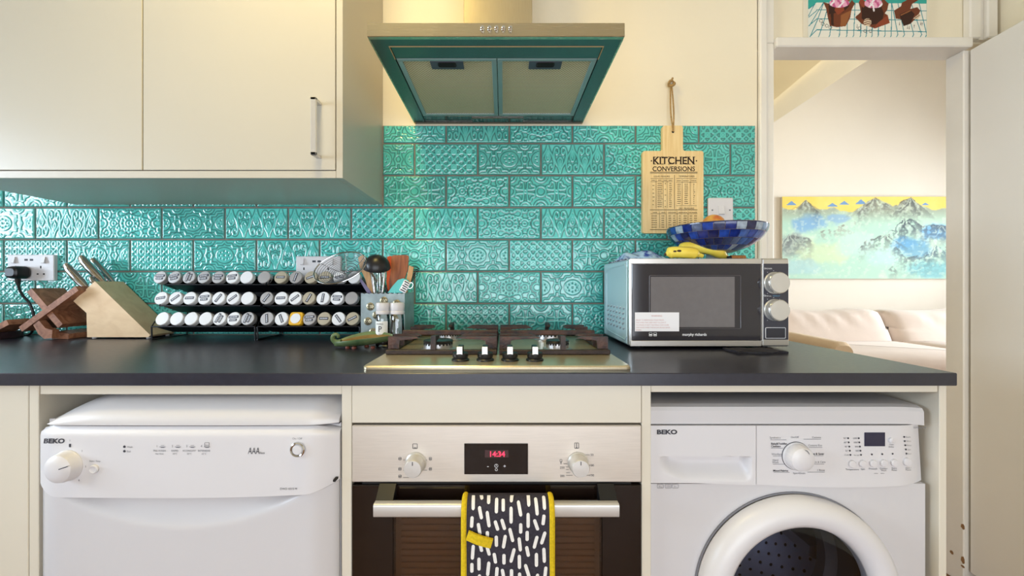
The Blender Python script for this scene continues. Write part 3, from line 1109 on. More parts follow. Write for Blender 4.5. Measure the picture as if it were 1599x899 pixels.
M_BGLASS = mat('black_door_glass', rgb(26, 17, 13), 0.06, namt=0.1, spec=0.6)
dz1 = Z(757.5, OF)
wx0, wx1, wz1 = X(614, OF), X(940, OF), Z(806, OF)
df = MB()
df.box(ox0, wx0, OF, OF + .022, .2, dz1, .001).box(wx1, ox1, OF, OF + .022, .2, dz1, .001)
df.box(wx0, wx1, OF, OF + .022, wz1, dz1).box(wx0, wx1, OF, OF + .022, .2, .26)
od = obj('door', df, M_BGLASS, ov)
M_BROWNPANE = pane_mat('tinted_oven_glass', (.66, .57, .48, 1), 0.02, 0.03)
obj('door_window', MB().box(wx0, wx1, OF + .002, OF + .008, .26, wz1), M_BROWNPANE, od)
M_RIB = mat('oven_liner', rgb(170, 142, 114), 0.45, 0.2, namt=0.15)
for k in range(26):
    zz = .27 + k * .0135
    if zz > wz1 - .01: break
    obj('liner_rib', MB().box(wx0 + .004, wx1 - .004, -.5628, -.558, zz, zz + .0065, .001), M_RIB, ov)
obj('liner', MB().box(wx0 - .03, wx1 + .03, -.5575, -.553, .20, wz1 + .03), M_RIB, ov)
HB = -.646
hz = Z(797.5, HB)
hxa, hxb = X(583, HB), X(967, HB)
hm = MB()
hm.prism(rrect(HB + .008, hz, .018, .026, .004, 3), hxa, hxb, 'x')
hnd = obj('handle', hm, M_SATIN, od, label='pale metal bar handle')
for hx in (hxa + .017, hxb - .017):
    obj('handle_mount', MB().prism([(HB + .012, hz - .010), (HB + .012, hz + .012), (OF - .0005, hz + .034), (OF - .0005, hz + .004)], hx - .017, hx + .017, 'x'), M_BLACKP, od)
obj('gasket', MB().box(ox0 + .02, ox1 - .02, OF + .004, PF + .02, dz1 + .0005, fz0 - .0005), M_DARK, ov)
# display
dx0, dx1, zz0, zz1 = X(725, OF), X(824.5, OF), Z(740, OF), Z(692, OF)
dsp = obj('display', MB().box(dx0, dx1, OF - .0012, OF + .004, zz0, zz1, .0004), M_BGLASS, ov)
obj('clock_window', MB().box(X(757, OF), X(794, OF), OF - .0016, OF - .0011, Z(713.5, OF), Z(702, OF)), mat('clock_window_plastic', rgb(70, 44, 44), 0.3), dsp)
M_RED = mat('red_led', rgb(255, 40, 70), 0.5, emit=(1.0, .03, .08, 1), estr=2.2)
obj('clock_digit', MB().text('14:34', X(776, OF), OF - .0019, Z(712, OF), .0150, weight=.0002, sx=1.0), M_RED, dsp, kind='stuff', label='red clock digits reading 14:34')
pm = MB().text('-', X(762, OF), OF - .0015, Z(730, OF), .013).text('+', X(788, OF), OF - .0015, Z(730, OF), .011)
pm.tube([(X(775, OF) + p[0], OF - .0014, Z(726.5, OF) + p[1]) for p in arc(0, 0, .0034, 0, 360, 16)[:-1]], .0004, 4, closed=True)
pm.rect(X(775, OF) - .0004, X(775, OF) + .0004, OF - .0015, Z(727, OF), Z(724.5, OF))
pm.tube([(X(775, OF) + p[0], OF - .0014, Z(732.5, OF) + p[1]) for p in arc(0, 0, .0024, 0, 360, 12)[:-1]], .0004, 4, closed=True)
obj('display_symbol', pm, M_INKW, dsp, kind='stuff')
for px, py in ((649.5, 722), (902.5, 721.5)):
    kx, kz = X(px, OF), Z(py, OF)
    T = facing(kx, OF - .0004, kz)
    kn = obj('knob', MB().lathe([(.0215, 0), (.0215, .002), (.0190, .004), (.0185, .020), (.0180, .027), (.0165, .030), (0, .0305)], T, 30), M_SATIN, ov)
    obj('knob_mark', MB().box(kx - .0007, kx + .0007, OF - .0318, OF - .031, kz + .008, kz + .015), M_INK, kn)
lt = MB()
def frame(mb, px, py, w, h, y, t=.0005):
    x, z = X(px, y), Z(py, y)
    mb.tube([(x + a, y, z + b) for a, b in rrect(0, 0, w, h, .001, 2)], t, 4, closed=True)
yy = OF - .0007
frame(lt, 648, 696.5, .0095, .0095, yy); lt.rect(X(646, yy), X(650, yy), yy, Z(699.3, yy), Z(698.6, yy))
frame(lt, 900.5, 695.5, .0085, .0110, yy); lt.rect(X(900, yy), X(901, yy), yy, Z(699, yy), Z(692, yy)); lt.text('o', X(900.5, yy), yy, Z(699.5, yy), .005)
for px, py in ((648.5, 707.5), (900.5, 706)):
    lt.add([(X(px, yy) + p[0], yy, Z(py, yy) + p[1]) for p in arc(0, 0, .0013, 0, 360, 10)[:-1]], [tuple(range(10))])
for (px, py, ln, sg) in ((624.5, 716, 6, 1), (624.5, 732, 6, 1), (624.5, 743.5, 9, 1), (672, 716, 6, -1), (672, 732, 6, -1)):
    frame(lt, px, py, .0052, .0052, yy, .0004)
    lt.rect(X(px - 1.4, yy), X(px + 1.4, yy), yy, Z(py + .5, yy), Z(py - .5, yy))
    a, b = sorted((px + sg * 5, px + sg * (5 + ln)))
    lt.rect(X(a, yy), X(b, yy), yy, Z(py + 2.3, yy), Z(py + 1.8, yy))
for (px, py, s_) in ((924.5, 711.5, '50'), (924, 728, '100'), (924, 743.5, '150'), (878, 731.5, '250'), (878, 744.5, '200'), (876, 724.5, 'II')):
    lt.text(s_, X(px, yy), yy, Z(py, yy), .0062)
frame(lt, 876, 719, .004, .005, yy, .0004)
for (a, b, py) in ((914, 921, 710), (918, 921, 726), (914, 921, 742), (884, 894, 742), (884, 890, 738), (884, 888, 733), (884, 888, 729), (880, 886, 724), (917, 919, 719), (917, 919, 723), (917, 919, 731), (916, 918, 735)):
    lt.rect(X(a, yy), X(b, yy), yy, Z(py + .25, yy), Z(py - .25, yy))
obj('lettering', lt, M_INK, ov, kind='stuff')

# ------------------------------------------------------------------ oven glove over the handle
GX0, GX1 = X(723, HB - .016), X(863.5, HB - .016)
gl = thing('oven_glove', ((GX0 + GX1) / 2, HB, .30), 'charcoal oven glove with white dashes and yellow edging over the oven handle', 'oven glove')
M_GLOVE = mat('charcoal_cotton', rgb(66, 62, 70), 0.9, nscale=300, namt=0.25, bump=0.3, bscale=900, spec=0.1)
M_YEL = mat('yellow_binding', rgb(222, 190, 40), 0.85, nscale=250, namt=0.2, bump=0.3, bscale=700, spec=0.1)
M_DASH = mat('white_fabric_print', rgb(236, 232, 226), 0.9, nscale=250, namt=0.08, spec=0.1)
path = [(HB + .030, .36), (HB + .030, hz - .03), (HB + .0285, hz + .004), (HB + .022, hz + .018), (HB + .008, hz + .0225), (HB - .006, hz + .017), (HB - .0135, hz), (HB - .0155, hz - .04), (HB - .0165, hz - .12), (HB - .0165, .30)]
pth = [(p.x, p.y) for p in catmull([Vector((a, b, 0)) for a, b in path], 7)]
npth = len(pth)
def gpt(u, v, off):
    k = v * (npth - 1)
    i = min(int(k), npth - 2)
    t = k - i
    y = pth[i][0] * (1 - t) + pth[i + 1][0] * t
    z = pth[i][1] * (1 - t) + pth[i + 1][1] * t
    dy, dz = pth[i + 1][0] - pth[i][0], pth[i + 1][1] - pth[i][1]
    l = math.hypot(dy, dz) or 1
    ny, nz = dz / l, -dy / l           # outwards (towards the viewer on the front)
    down = max(0, hz - z)
    wv = .0022 * math.sin(u * 7 + z * 30) * min(1, down * 20) if y < HB else 0
    e = min(u, 1 - u)
    rnd_ = .004 * (1 - min(1, e / .05)) ** 2
    x = GX0 + (GX1 - GX0) * u
    k2 = off - (rnd_ if off > 0 else 0)
    return Vector((x, y + ny * k2 - wv, z + nz * k2))
# outward normal check: on the front the path runs downwards, (dy,dz)=(0,-1) -> n=(-1,0)
sheet = MB().slab(24, npth - 1, lambda u, v: gpt(u, v, .0045), lambda u, v: gpt(u, v, -.0045))
obj('fabric', sheet, M_GLOVE, gl, angle=60)
for u in (0.012, 0.988):
    bd = MB()
    vs_ = [v / (npth - 1) for v in range(npth)]
    rings_ = []
    for v in vs_:
        c = gpt(u, v, 0); o1 = gpt(u, v, .008) - gpt(u, v, -.008)
        nrm = o1.normalized()
        rings_.append([c + Vector((math.cos(a) * .0062, 0, 0)) + nrm * math.sin(a) * .0068 for a in [2 * math.pi * q / 10 for q in range(10)]])
    bd.rings(rings_)
    obj('binding', bd, M_YEL, gl, label='yellow cloth edging')
# printed dashes
rg = random.Random(11)
dm = MB()
vfront = [v / 400 for v in range(401) if gpt(.5, v / 400, 0).y < HB + .006 and gpt(.5, v / 400, 0).z < hz + .0225]
v0f = vfront[0]
tot = 0
zs = [gpt(.5, v, 0) for v in vfront]
acc = [0]
for a, b in zip(zs[:-1], zs[1:]): acc.append(acc[-1] + (b - a).length)
def v_at(s):
    for i in range(len(acc) - 1):
        if acc[i + 1] >= s:
            return vfront[i] + (vfront[i + 1] - vfront[i]) * (s - acc[i]) / max(1e-9, acc[i + 1] - acc[i])
    return vfront[-1]
WG = GX1 - GX0
cols = 10
for c in range(cols):
    s = rg.uniform(-.012, .012)
    while s < acc[-1] - .01:
        ln = rg.uniform(.018, .029)
        uc = .055 + .89 * (c + .5) / cols + rg.uniform(-.012, .012)
        a = rg.uniform(-.35, .30)
        if rg.random() < .25: a = 0
        hw = .0032
        sta = [(-.5, .25), (-.46, .7), (-.40, .95), (-.2, 1), (0, 1), (.2, 1), (.40, .95), (.46, .7), (.5, .25)]
        vs2 = []
        for q, wq in sta:
            for sg in (-1, 1):
                lx, ls = sg * hw * wq, q * ln
                gx_, gs_ = lx * math.cos(a) - ls * math.sin(a), lx * math.sin(a) + ls * math.cos(a)
                vs2.append((gx_, max(0.0003, min(acc[-1] - .001, s + ln / 2 + gs_))))
        dm.add([gpt(uc + q[0] / WG, v_at(q[1]), .0058) for q in vs2], [(2 * k, 2 * k + 1, 2 * k + 3, 2 * k + 2) for k in range(len(sta) - 1)])
        s += ln + rg.uniform(.005, .012)
obj('dash_print', dm, M_DASH, gl, kind='stuff', fix=False)
# yellow hanging loop
p0, p1 = P(730, 835, HB - .026), P(768, 848, HB - .028)
dv = (p1 - p0)
up = Vector((-dv.z, 0, dv.x)).normalized() * .0085
lp = MB()
def lf(u, v):
    c = p0 + dv * u + Vector((0, -.003 * math.sin(math.pi * u), 0))
    return c + up * (2 * v - 1)
lp.slab(8, 2, lambda u, v: lf(u, v) + Vector((0, -.0025, 0)), lambda u, v: lf(u, v) + Vector((0, .0025, 0)))
obj('hanging_loop', lp, M_YEL, gl, label='yellow cloth hanging loop')

# ------------------------------------------------------------------ dishwasher
DF = -.630
dw = thing('dishwasher', (-.64, -.3, 0), 'white freestanding dishwasher with curved top and round programme knob', 'dishwasher')
wx0_, wx1_ = -.947, -.3345
xcen, hwid = (wx0_ + wx1_) / 2, (wx1_ - wx0_) / 2
obj('body', MB().box(wx0_ + .006, wx1_ - .002, -.595, -.03, .02, .80), M_WHITE, dw)
pz1, pz0 = Z(668, DF), Z(777.5, DF)
def taper(x):
    t = (x - xcen) / hwid
    a = max(0, abs(t) - .83) / .17
    return .020 * a ** 1.6 + .004 * t * t
def pzb(x):
    t = (x - xcen) / hwid
    return pz0 + .002 * (t > 0) * t + .018 * (max(0, abs(t) - .80) / .20) ** 1.5 + (.006 * max(0, t) ** 2)
def pf(u, v):
    x = wx0_ + (wx1_ - wx0_) * u
    zb = pzb(x)
    t = (x - xcen) / hwid
    zt = pz1 - .010 * (max(0, abs(t) - .86) / .14)
    z = zb + (zt - zb) * v
    top = max(0, v - .90) / .10
    return (x, DF + taper(x) + .010 * top ** 2, z)
obj('control_panel', MB().slab(60, 16, pf, lambda u, v: (pf(u, v)[0], -.597, pf(u, v)[2])), M_WHITEP, dw, angle=40)
def doorf(u, v):
    x = wx0_ + .003 + (wx1_ - wx0_ - .006) * u
    zb = pzb(x) - .0015
    vv = v ** .6
    z = .12 + (zb - .12) * vv
    t = (x - xcen) / hwid
    depth = zb - z
    smile = .062 * max(0, 1 - (t / .78) ** 2)
    rec = 0
    if smile > .001 and depth < smile:
        rec = .024 * sstep(0, 1, (smile - depth) / max(smile, .02)) ** .8
    return (x, DF + .004 + taper(x) + rec, z)
obj('door', MB().slab(60, 60, doorf, lambda u, v: (doorf(u, v)[0], -.597, doorf(u, v)[2])), M_WHITE, dw, angle=60)
obj('kick_plate', MB().box(wx0_ + .01, wx1_ - .01, -.58, -.57, .005, .115), M_WHITE, dw)
lx0, lx1 = X(67, -.626), wx1_ - .001
lz0, lz1 = Z(664.5, DF), .8485
def lidf(u, v):
    x = lx0 + (lx1 - lx0) * u
    # v: 0 at front bottom, 1 at the back
    dl = (x - lx0)
    dr_ = (lx1 - x)
    e = min(1, dl / .115) ; e = (1 - (1 - e) ** 2) ** .62
    e2 = min(1, dr_ / .05); e2 = .55 + .45 * (1 - (1 - e2) ** 2) ** .5
    h = (lz1 - lz0) * e * e2
    a = v * math.pi / 2
    if v < .5:
        q = v / .5
        y = DF + .004 + taper(x) * .8 + .085 * (1 - math.cos(q * math.pi / 2))
        z = lz0 + h * math.sin(q * math.pi / 2)
    else:
        q = (v - .5) / .5
        y = DF + .004 + taper(x) * .8 + .085 + (.50 - .085) * q
        z = lz0 + h
    return (x, y, z)
obj('lid', MB().slab(70, 24, lidf, lambda u, v: (lidf(u, v)[0], lidf(u, v)[1], lz0 - .001)), M_WHITE, dw, angle=50)
obj('lid_gap', MB().box(wx0_ + .03, wx1_ - .002, -.606, -.1, pz1 - .0005, lz0 - .0012), M_INKG, dw)
yp = DF - .0006
kx, kz = X(104, yp), Z(727, yp)
kn = obj('programme_knob', MB().lathe([(.0305, 0), (.0305, .002), (.0292, .004), (.0285, .013), (.0262, .019), (.021, .0225), (.012, .0245), (0, .025)], facing(kx, DF + .0018, kz), 36), M_WHITEP, dw)
obj('knob_mark', MB().box(-.0008, .0008, -.0003, .0003, .004, .028, 0, Matrix.Translation((kx, DF - .0225, kz)) @ Matrix.Rotation(math.radians(72), 4, 'Y')), M_INK, kn)
kb = MB().lathe([(.0088, 0), (.0088, .003), (.0070, .0048), (.0055, .0038), (0, .0034)], facing(X(147, yp), DF + .0012, Z(732, yp)), 24)
obj('start_button', kb, M_WHITEP, dw)
rb = obj('power_button', MB().lathe([(.0148, 0), (.0148, .004), (.0128, .006), (.0108, .0045), (.0106, .001)], facing(X(464.5, yp), DF + .002, Z(702, yp)), 28), M_CHROME, dw, label='chrome ringed power button')
obj('button_cap', MB().lathe([(.0100, 0), (.0100, .004), (.008, .0055), (0, .0058)], facing(X(464.5, yp), DF + .002, Z(702, yp)), 24), M_WHITEP, rb)
def dyf(px): return DF + taper(X(px, DF)) - .0008
lt = MB()
def T_(s, px, py, size, align='CENTER', y=None, w=0.0, sx=1.0, sh=0.0):
    y_ = dyf(px) if y is None else y
    lt.text(s, X(px, y_), y_, Z(py, y_), size, align, w, sx, sh)
T_('BEKO', 84, 691.6, .0125, w=.00055, sx=1.32, sh=.12)
T_('AAA', 396, 708.5, .0185, w=.0, sx=.62, sh=.15); T_('class', 408.5, 708.5, .0065, sh=.1)
T_('DWD 4315 M', 450.5, 764.5, .0058)
for px, py, s_ in ((109, 689, '1'), (128, 705, '2'), (133.5, 729.5, '3'), (123, 751, '4')): T_(s_, px, py, .0048)
lt.box(X(106.2, yp), X(108.6, yp), DF - .0006 + .0015, DF + .002, Z(698.5, yp), Z(693.5, yp))
for py in (697.5, 704.5):
    lt.lathe([(.0026, 0), (.0022, .0008), (0, .0009)], facing(X(193.5, yp), DF + .0005, Z(py, yp)), 12)
obj('lettering', lt, M_INK, dw, kind='stuff')
lt = MB()
T_('On / Off', 464, 686, .0055); T_('Start / Stop', 148, 721, .0048)
T_('Wash', 198, 699, .0050, 'LEFT'); T_('End', 198, 706, .0050, 'LEFT')
for px, n_, a_, b_ in ((249, '1', 'PRE-WASH', 'No Heat'), (273, '2', 'RAPID', '35°C'), (295.5, '3', 'ECONOMY', '50°C'), (318.5, '4', 'INTENSIVE', '65°C')):
    T_(n_, px - 4, 698, .0062); T_(a_, px, 705, .0052); T_(b_, px, 709.5, .0046)
    y_ = dyf(px)
    lt.rect(X(px, y_), X(px + 9.5, y_), y_, Z(698, y_), Z(697.2, y_))
    lt.rect(X(px + 2, y_), X(px + 7.5, y_), y_, Z(699, y_), Z(698.2, y_))
    lt.rect(X(px + 2, y_), X(px + 7.5, y_), y_, Z(695.5, y_), Z(694.9, y_))
px = 318.5
frame(lt, px + 4.5, 694, .0085, .0085, dyf(px), .0004)
obj('small_lettering', lt, M_INKG, dw, kind='stuff')
obj('hinge_notch', MB().box(X(522.8, DF + .015), X(526.5, DF + .015), DF + .006, DF + .02, Z(754.5, DF), Z(751.5, DF)), M_DARK, dw)

# ------------------------------------------------------------------ washing machine
WFR = -.596
wm = thing('washing_machine', (.594, -.3, 0), 'white front-loading washing machine with round glass door', 'washing machine')
mx0, mx1 = .304, X(1449.5, WFR)
mzt = Z(636, WFR)
lidz = Z(663.5, WFR)
pzb_ = Z(757, WFR)
obj('body', MB().box(mx0 + .004, mx0 + .012, -.57, -.04, .02, lidz).box(mx1 - .016, mx1 - .008, -.57, -.04, .02, lidz).box(mx0 + .012, mx1 - .016, -.05, -.04, .02, lidz).box(mx0 + .012, mx1 - .016, -.57, -.05, .02, .03), M_WHITE, wm)
def wlid(u, v):
    x = mx0 + (mx1 - mx0 - .004) * u
    prof = [(WFR + .004, lidz + .001), (WFR + .0045, mzt - .008), (WFR + .008, mzt - .001), (WFR + .02, mzt + .003), (WFR + .30, mzt + .006), (-.04, mzt + .006)]
    k = v * (len(prof) - 1); i = min(int(k), len(prof) - 2); t = k - i
    return (x, prof[i][0] * (1 - t) + prof[i + 1][0] * t, prof[i][1] * (1 - t) + prof[i + 1][1] * t - (.003 * (max(0, u - .9) / .1) ** 2))
obj('top_lid', MB().slab(30, 20, wlid, lambda u, v: (wlid(u, v)[0], wlid(u, v)[1] + (.0 if v > .5 else .001), lidz + .0008)), M_WHITE, wm, angle=25)
# fascia
def wtap(x):
    a = max(0, (x - (mx1 - .07)) / .07)
    return .016 * a ** 2
xdr = X(1180.5, WFR)
def wpan(u, v):
    x = xdr + .0012 + (mx1 + .004 - xdr) * u
    t = max(0, (x - X(1400, WFR)) / (mx1 - X(1400, WFR)))
    bulge = .004 * math.sin(min(1, t) * math.pi) if x > X(1400, WFR) else 0
    zb = pzb_ + .001 - .006 * math.sin(u * math.pi) 
    zt = lidz - .0012
    z = zb + (zt - zb) * v
    xx = x - (.006 * v if u > .9 else 0) * (u - .9) / .1 * 1.2
    return (xx, WFR + wtap(x), z)
obj('control_panel', MB().slab(44, 10, wpan, lambda u, v: (wpan(u, v)[0], WFR + .028, wpan(u, v)[2])), M_WHITEP, wm, angle=50)
# detergent drawer with a scooped grip
ddx0 = mx0 + .001
gx0_, gx1_ = X(1030, WFR), X(1173, WFR)
gz0_, gz1_ = Z(751, WFR), Z(713, WFR)
def wdr(u, v):
    x = ddx0 + (xdr - ddx0) * u
    zb = Z(754, WFR) - .004 * sstep(.3, 1, u)
    z = zb + (lidz - .0012 - zb) * v
    a = sstep(gx0_ - .004, gx0_ + .030, x) * (1 - sstep(gx1_ - .012, gx1_ + .002, x))
    low = gz0_ + .014 * (1 - sstep(gx0_, gx0_ + .06, x))
    b = sstep(low - .002, low + .006 + .028, z) * (1 - sstep(gz1_ - .0025, gz1_, z))
    return (x, WFR + .022 * a * b, z)
drw = obj('detergent_drawer', MB().slab(80, 60, wdr, lambda u, v: (wdr(u, v)[0], WFR + .030, wdr(u, v)[2])), M_WHITEP, wm, angle=40)
# front plate with the round opening
dcx, dcz, dR, gR = X(1241, WFR), Z(925, WFR), .2035, .147
fr = MB()
nseg = 96
rc, ro, ri = [], [], []
zbt, ztp = .1, pzb_ - .0005
for k in range(nseg):
    a = 2 * math.pi * k / nseg
    ca, sa = math.cos(a), math.sin(a)
    rc.append((dcx + .168 * ca, WFR + .006, dcz + .168 * sa))
    ri.append((dcx + .168 * ca, WFR + .05, dcz + .168 * sa))
    tx = ((mx1 - dcx) / ca if ca > 0 else (mx0 + .001 - dcx) / ca) if abs(ca) > 1e-6 else 9e9
    tz = ((ztp - dcz) / sa if sa > 0 else (zbt - dcz) / sa) if abs(sa) > 1e-6 else 9e9
    t = min(tx, tz)
    for qx in (mx0 + .001, mx1):
        for qz in (zbt, ztp):
            da_ = (math.atan2(qz - dcz, qx - dcx) - a + math.pi) % (2 * math.pi) - math.pi
            if abs(da_) <= math.pi / nseg:
                ca, sa = math.cos(a + da_), math.sin(a + da_)
                t = math.hypot(qx - dcx, qz - dcz)
    ro.append((dcx + t * ca, WFR + .006, dcz + t * sa))
rm = [tuple(Vector(a) * .25 + Vector(b) * .75) for a, b in zip(rc, ro)]
back = [(p[0], WFR + .05, p[2]) for p in ro]
fr.rings([ri, rc, rm, ro, back], False, False)
obj('front_panel', fr, M_WHITE, wm, angle=40)
obj('kick_plate', MB().box(mx0 + .004, mx1 - .004, WFR + .02, WFR + .03, .01, .098), M_WHITE, wm)
T = facing(dcx, WFR, dcz)
prof = [(dR - .004, -.004), (dR, .0), (dR + .0005, .010), (dR - .004, .022), (dR - .014, .032), (dR - .028, .037), (gR + .014, .034), (gR + .004, .026), (gR, .016), (gR - .002, .004), (gR - .002, -.004)]
wd = obj('door', MB().lathe(prof, T, 96, close=True), M_WHITEP, wm, angle=40)
M_BOWL = pane_mat('door_bowl_glass', (.80, .82, .88, 1), 0.0, 0.01)
obj('door_glass', MB().lathe([(gR - .0025, .012), (gR * .9, .014), (gR * .6, .017), (gR * .3, .0185), (0, .019)], T, 64, cap0=False), M_BOWL, wd, label='dark see-through door glass')
obj('hinge_gap', MB().lathe([(dR + .001, -.0055), (dR + .003, -.0055), (dR + .003, -.002), (dR + .001, -.002)], T, 96, close=True), M_INKG, wm)
# drum behind the glass
M_DRUM = mat('drum_steel', rgb(150, 152, 164), 0.3, 0.7, namt=0.1)
M_RUBBER = mat('grey_rubber_seal', rgb(62, 62, 66), 0.6, namt=0.2)
Td = facing(dcx, WFR + .03, dcz)
obj('door_seal', MB().lathe([(.166, -.004), (.166, -.06), (.150, -.075), (.150, -.10), (.190, -.105), (.190, -.02), (.172, -.004)], Td, 64, close=True), M_RUBBER, wm)
dru = obj('drum', MB().lathe([(.200, -.106), (.225, -.14), (.225, -.40), (.20, -.42), (.06, -.41), (0, -.40)], Td, 64, cap0=False), M_DRUM, wm, fix=False)
hl = MB()
for k in range(40):
    for j in range(9):
        a = 2 * math.pi * (k + .5 * (j % 2)) / 40
        yv = WFR + .03 + .165 + j * .027
        R = Matrix.Translation((dcx, yv, dcz)) @ Matrix.Rotation(a, 4, 'Y') @ Matrix.Translation((0, 0, .2235)) @ Matrix.Rotation(math.pi, 4, 'X')
        hl.add([R @ Vector((.0048 * math.cos(q * math.pi / 3), .0048 * math.sin(q * math.pi / 3), 0)) for q in range(6)], [tuple(range(6))])
for ring, nn in ((.06, 10), (.10, 16), (.14, 22), (.18, 28)):
    for k in range(nn):
        a = 2 * math.pi * k / nn
        c_ = Vector((dcx + ring * math.cos(a), WFR + .03 + .402 + (ring - .06) * .05, dcz + ring * math.sin(a)))
        hl.add([c_ + Vector((.0052 * math.cos(q * math.pi / 3), 0, .0052 * math.sin(q * math.pi / 3))) for q in range(6)], [tuple(range(6))])
obj('drum_hole', hl, M_DARK, dru, kind='stuff', fix=False)
for a in (100, 220, 340):
    R = Matrix.Translation((dcx, 0, dcz)) @ Matrix.Rotation(math.radians(a), 4, 'Y')
    obj('drum_paddle', MB().prism([(-.03, .2235), (-.012, .165), (.012, .165), (.03, .2235)], WFR + .17, WFR + .42, 'y', R), M_DRUM, dru)
# dial, buttons, display
yw = WFR - .0006
kx, kz = X(1243, yw), Z(711.5, yw)
kn = obj('programme_dial', MB().lathe([(.0285, 0), (.0285, .002), (.0268, .004), (.0258, .014), (.0235, .020), (.018, .0235), (.010, .0250), (0, .0255)], facing(kx, WFR - .0003, kz), 36), M_WHITEP, wm)
obj('dial_mark', MB().tube([(kx + .012 * q, WFR - .0262 + .0045 * q * q, kz + .022 - .013 * q * q * 1.1) for q in (0, .35, .7, 1.0)], .0009, 6), M_INKG, kn)
obj('dial_ring', MB().tube([(kx + a, WFR - .0006, kz + b) for a, b in arc(0, 0, .0288, 0, 360, 40)[:-1]], .0006, 6, closed=True), M_INK, kn)
obj('display', MB().box(X(1350, yw), X(1382, yw), WFR - .0012, WFR + .002, Z(696.5, yw), Z(675, yw), .0004), mat('lcd_glass', rgb(44, 42, 66), 0.15, namt=0.05), wm)
for px, r in ((1330, .0075), (1346.5, .0075), (1363, .0075), (1379.5, .0075), (1396, .0075), (1417.5, .0085)):
    py = 724 - (px - 1330) * .03
    xx = X(px, yw)
    obj('button', MB().lathe([(r, -.001), (r, .003), (r - .0015, .0045), (0, .005)], facing(xx, WFR + wtap(xx), Z(py, yw)), 20), M_WHITEP, wm)
obj('button', MB().lathe([(.0055, -.001), (.0055, .003), (.004, .004), (0, .0042)], facing(X(1391, yw), WFR, Z(687, yw)), 20), M_WHITEP, wm)
lt = MB()
def Wt(s, px, py, size=.0056, align='CENTER', w=0.0, sx=1.0):
    y_ = WFR + wtap(X(px, WFR)) - .0007
    lt.text(s, X(px, y_), y_, Z(py, y_), size, align, w, sx)
def Wl(a, b, py):
    y_ = WFR - .0007
    lt.rect(X(a, y_), X(b, y_), y_, Z(py + .3, y_), Z(py - .3, y_))
Wt('BEKO', 1041.5, 677.5, .0125, w=.00055, sx=1.34)
for px, py in [(1324.5 + .9 * k, 684 + 6.5 * k) for k in range(5)] + [(1341 + .9 * k, 684 + 6.5 * k) for k in range(5)] + [(1361.5, 709.3), (1377.8, 708.8), (1394, 708.3)] + [(1412 + .9 * k, 682 + 6.5 * k) for k in range(5)]:
    y_ = WFR + wtap(X(px, WFR)) - .0007
    lt.add([(X(px, y_) + p[0], y_, Z(py, y_) + p[1]) for p in arc(0, 0, .0019, 0, 360, 10)[:-1]], [tuple(range(10))])
Wt('Baby&Toddler', 1204, 694, .0058, 'LEFT', .0001); Wt('Clothing', 1204, 698.2, .0058, 'LEFT', .0001)
Wt('Time & Saver', 1275.5, 709.8, .0056, w=.0001); Wt('Mixed Fabrics', 1219, 736, .0056, w=.0001)
obj('lettering', lt, M_INK, wm, kind='stuff')
lt = MB()
Wt('Synthetics', 1210.5, 684.5); Wt('On/Off', 1241, 683.8); Wt('Cottons', 1275, 684); Wt('Cottons Eco', 1273, 696.5); Wt('Woollens', 1213, 710.3)
Wt('Hand', 1211, 719.5); Wt('Wash', 1211, 723); Wt('Dark & Care', 1278, 722.6); Wt('1 Rinse', 1282, 735.3); Wt('Spin+Drain', 1248, 740)
for a, b, py in ((1203, 1228, 686.5), (1204, 1223, 699.5), (1207, 1222, 711.8), (1207, 1225, 724.5), (1208, 1233, 737.3), (1255, 1282, 685.5), (1263, 1284, 698.3), (1267, 1286, 711.2), (1266, 1287, 724.3), (1261, 1288, 737)): Wl(a, b, py)
Wt('Temperature', 1331, 734, .0052); Wt('Spin', 1347.5, 733.5, .0052); Wt('Prewash', 1363.5, 733, .0052); Wt('Quicker', 1380, 732.5, .0050); Wt('Wash', 1380, 735.5, .0050); Wt('Extra', 1396.5, 732, .0050); Wt('Rinse', 1396.5, 735, .0050)
Wt('Start /', 1418.5, 731.5, .0050); Wt('Pause', 1418.5, 734.5, .0050); Wt('Time', 1392, 695, .0046); Wt('Delay', 1392, 698.5, .0046)
for k, (a, b) in enumerate((('90°', '1000'), ('60°', '1000'), ('40°', '800'), ('30°', '600'), ('Cold', 'No Spin'))):
    Wt(a, 1322 + .9 * k, 685.3 + 6.5 * k, .0046, 'RIGHT'); Wt(b, 1338.6 + .9 * k, 685.3 + 6.5 * k, .0046 if k < 4 else .0036, 'RIGHT')
for k, a in enumerate(('Ready', 'Wash', 'Rinse', 'Spin', 'End')): Wt(a, 1414.5 + .9 * k, 683.3 + 6.5 * k, .0042, 'LEFT')
Wt('WMB 61 W', 1436, 669, .0052)
for px, s_ in ((1031, '6kg'), (1043.5, '1000'), (1054.5, 'A+')):
    Wt(s_, px, 760.5, .0048); frame(lt, px, 758.8, .0125, .0080, WFR + .0052, .0003)
Wl(1365, 1371, 739); Wl(1375, 1381, 739)
obj('small_lettering', lt, M_INKG, wm, kind='stuff')

